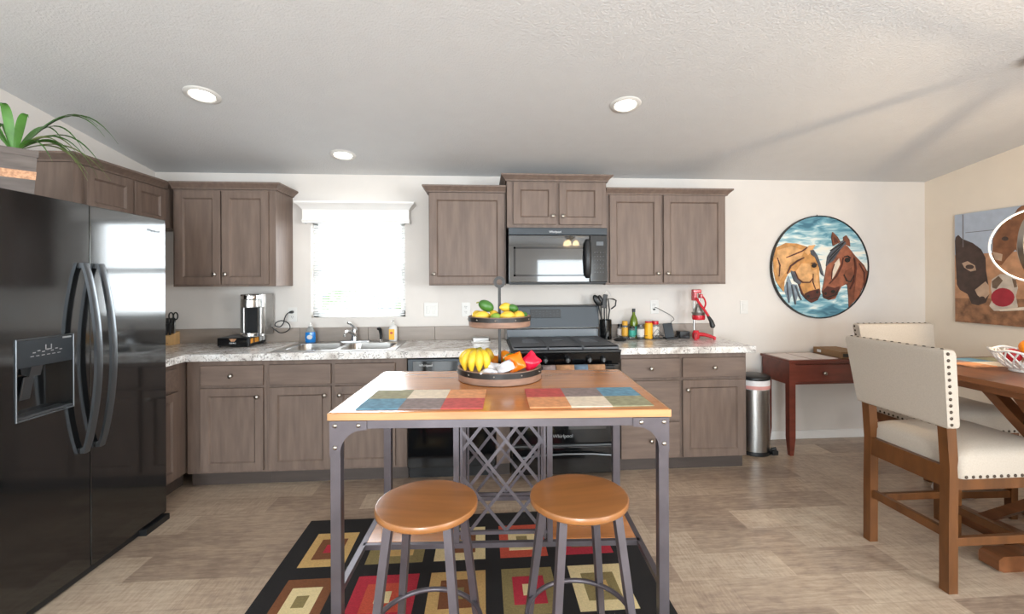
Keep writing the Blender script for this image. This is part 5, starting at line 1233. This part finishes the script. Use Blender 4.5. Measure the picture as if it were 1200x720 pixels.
# ---- donkey canvas on the right wall
DSHAPES = [('pic_donkey', [(3.551, 1.719), (3.537, 1.75), (3.516, 1.766), (3.486, 1.731), (3.404, 1.689), (3.341, 1.633), (3.31, 1.563), (3.307, 1.463), (3.292, 1.362), (3.284, 1.279), (3.311, 1.211), (3.366, 1.188), (3.414, 1.198), (3.446, 1.275), (3.505, 1.309), (3.53, 1.353), (3.538, 1.54)]),
    ('pic_muzzle', [(3.389, 1.311), (3.311, 1.379), (3.288, 1.346), (3.284, 1.279), (3.324, 1.231), (3.37, 1.268)]),
    ('pic_donkey', [(3.314, 1.241), (3.316, 1.233), (3.322, 1.225), (3.331, 1.221), (3.341, 1.221), (3.35, 1.224), (3.356, 1.231), (3.358, 1.24), (3.356, 1.249), (3.349, 1.256), (3.341, 1.26), (3.331, 1.26), (3.322, 1.257), (3.316, 1.25)]),
    ('pic_muzzle', [(3.487, 1.529), (3.445, 1.545), (3.388, 1.508), (3.379, 1.468), (3.421, 1.459), (3.47, 1.493)]),
    ('pic_donkey', [(3.395, 1.496), (3.398, 1.488), (3.407, 1.481), (3.42, 1.478), (3.435, 1.479), (3.448, 1.483), (3.457, 1.49), (3.46, 1.498), (3.457, 1.506), (3.448, 1.513), (3.434, 1.516), (3.42, 1.515), (3.407, 1.511), (3.398, 1.504)]),
    ('pic_donkey2', [(3.261, 1.61), (3.257, 1.709), (3.227, 1.764), (3.191, 1.816), (3.173, 1.846), (3.155, 1.86), (3.137, 1.838), (3.117, 1.871), (3.093, 1.914), (3.066, 1.935), (3.026, 1.934), (2.951, 1.816), (2.903, 1.586), (2.952, 1.408), (3.028, 1.409), (3.067, 1.55), (3.107, 1.616), (3.135, 1.586), (3.163, 1.556), (3.199, 1.501), (3.235, 1.51), (3.26, 1.557)]),
    ('pic_muzzle', [(3.261, 1.61), (3.191, 1.586), (3.197, 1.533), (3.242, 1.547)]),
    ('pic_donkey', [(3.151, 1.699), (3.154, 1.692), (3.16, 1.687), (3.169, 1.685), (3.179, 1.686), (3.188, 1.69), (3.194, 1.696), (3.197, 1.704), (3.194, 1.71), (3.188, 1.715), (3.179, 1.718), (3.169, 1.717), (3.16, 1.713), (3.154, 1.706)]),
    ('pic_dog', [(3.265, 1.395), (3.206, 1.436), (3.15, 1.427), (3.108, 1.394), (3.092, 1.331), (3.106, 1.268), (3.093, 1.189), (3.137, 1.158), (3.251, 1.151), (3.284, 1.188), (3.258, 1.247), (3.273, 1.329)]),
    ('pic_dogdk', [(3.265, 1.379), (3.218, 1.42), (3.189, 1.385), (3.233, 1.321), (3.261, 1.329)]),
    ('pic_dogdk', [(3.129, 1.402), (3.106, 1.391), (3.095, 1.339), (3.114, 1.331)]),
    ('pic_red', [(3.113, 1.26), (3.117, 1.238), (3.127, 1.218), (3.144, 1.202), (3.166, 1.191), (3.19, 1.186), (3.215, 1.188), (3.237, 1.197), (3.255, 1.212), (3.266, 1.232), (3.27, 1.255), (3.266, 1.277), (3.254, 1.298), (3.236, 1.314), (3.214, 1.325), (3.19, 1.329), (3.165, 1.325), (3.144, 1.316), (3.127, 1.3), (3.117, 1.281)]),
    ('art_white', [(3.222, 1.163), (3.055, 1.191), (2.904, 1.206), (2.904, 1.17), (3.055, 1.168), (3.207, 1.151)])]
dn = thing('donkey_canvas', (3.95, 2.9, 1.04), 'large canvas photo of two donkeys and a dog with a red ball', 'picture')
cv = MB(); cy0, cy1, cz0, cz1 = 2.05, 3.545, 1.043, 1.935; hz0, gz0 = 1.60, 1.27
cv.box(3.9385, XR - .002, cy0, cy1, cz0, cz1, m=0)
cv.mesh([(3.9383, cy0, hz0), (3.9383, cy1, hz0), (3.9383, cy1, cz1), (3.9383, cy0, cz1)], [(0, 1, 2, 3)], 0)
cv.mesh([(3.9383, cy0, gz0), (3.9383, cy1, gz0 - .03), (3.9383, cy1, hz0), (3.9383, cy0, hz0)], [(0, 1, 2, 3)], 1)
cv.mesh([(3.9383, cy0, cz0), (3.9383, cy1, cz0), (3.9383, cy1, gz0 - .03), (3.9383, cy0, gz0)], [(0, 1, 2, 3)], 2)
cv.build('canvas', ['pic_sky', 'pic_ground', 'pic_gravel'], dn)
keys = ['pic_donkey', 'pic_muzzle', 'pic_donkey2', 'pic_dog', 'pic_dogdk', 'pic_red', 'art_white', 'pic_wire']
fg = MB(); k = 0
for key, pts in DSHAPES:
    k += 1; pts = [(min(max(y, cy0 + .01), cy1 - .001), min(max(z, cz0 + .002), cz1 - .002)) for y, z in pts]
    fg.prism(pts, 3.9382 - .0003 * k, 3.9382, 'YZ', keys.index(key))
for a in ((3.475, 3.483, 1.66, 1.93), (3.20, 3.46, 1.775, 1.780), (3.196, 3.204, 1.60, 1.78)): fg.box(3.9376, 3.9382, *a, m=7)
fg.build('printed_picture', keys, dn, ang=20)
# ---- ceiling lights
nlab = ['recessed ceiling light on the left, above the fridge side', 'small recessed ceiling light farthest back, above the sink', 'recessed ceiling light on the right, above the range side']
tilt = math.atan(SL)
for (x, y), lab in zip(((-1.56, 2.678), (-1.023, 3.449), (.850, 2.669)), nlab):
    z = ceil_z(y); o = thing('ceiling_light', (x, y, z - .004), lab, 'light', 'recessed ceiling lights')
    X = Matrix.Translation((x, y, z)) @ Matrix.Rotation(-tilt, 4, 'X')
    MB(X).lathe([(.062, -.004), (.068, -.010), (.088, -.006), (.092, -.0005), (.062, -.0005)], seg=36).build('trim_ring', 'white_plastic', o)
    MB(X).lathe([(0, -.0045), (.0635, -.0045), (.0635, -.001), (0, -.001)], seg=36).build('lens', 'lamp_lens', o)
    l = bpy.data.lights.new('downlight', 'SPOT'); l.energy = 5; l.color = (1, .97, .93); l.spot_size = 2.4; l.spot_blend = .6; l.shadow_soft_size = .06
    lo = bpy.data.objects.new('downlight', l); lo.location = (x, y, z - .02); C.objects.link(lo)

# ---- ceiling fan behind the camera (seen mirrored in the microwave)
fx, fy, fz = 1.51, -1.0, 2.17
fn = thing('ceiling_fan', (fx, fy, fz), 'ceiling fan with lamp shades, seen mirrored in the microwave door', 'fan')
MB().cyl((fx, fy, fz + .08), (fx, fy, ceil_z(fy) - .001), .014, seg=12).build('down_rod', 'dark_plastic', fn)
MB().lathe([(.03, fz + .10), (.09, fz + .08), (.10, fz + .02), (.08, fz - .03), (.04, fz - .06)], (fx, fy, 0), 28).build('motor_housing', 'blackiron', fn)
for i in range(5):
    a = 2 * PI * i / 5 + .3
    MB(Matrix.Translation((fx, fy, fz + .02)) @ Matrix.Rotation(a, 4, 'Z') @ Matrix.Rotation(.2, 4, 'X')).box(.12, .62, -.065, .065, -.004, .004, .003).build('blade', 'fan_blade', fn)
for i in range(3):
    a = 2 * PI * i / 3; c = (fx + .10 * math.cos(a), fy + .10 * math.sin(a), 0)
    MB().lathe([(.02, fz - .06), (.045, fz - .09), (.055, fz - .14), (.05, fz - .145)], c, 20).build('lamp_shade', 'bulb', fn)

# ---- outside the sink window
struct('ground_outside', MB().box(-14, 10, YB + .14, 30, -.7, -.6), 'gravel')
rnd = random.Random(11)
def shrub(x, y, r, lab):
    mb = MB()
    for i in range(46):
        a, b2, q = rnd.uniform(0, 2 * PI), rnd.uniform(-.4, 1), rnd.uniform(.4, 1)
        mb.sphere((x + r * q * math.cos(a), y + r * q * math.sin(a), -.6 + r * (.75 + .6 * b2)), rnd.uniform(.18, .32) * r, u=7, v=5)
    tag(mb.build('shrub', 'shrub', ang=20), lab, 'shrub', 'shrubs outside the window')
shrub(-4.2, 11.5, 1.15, 'leafy green shrub outside, on the left through the sink window blind'); shrub(-.9, 12.0, 1.15, 'leafy green shrub outside, on the right through the sink window blind')
fe = MB()
for i in range(60): fe.box(-8 + i * .2, -8 + i * .2 + .17, 14.5, 14.55, -.6, 1.0)
fe.box(-8, 4, 14.55, 14.6, .6, .7); tag(fe.build('yard_fence', 'fence'), 'grey board fence beyond the shrubs, through the sink window', 'fence')
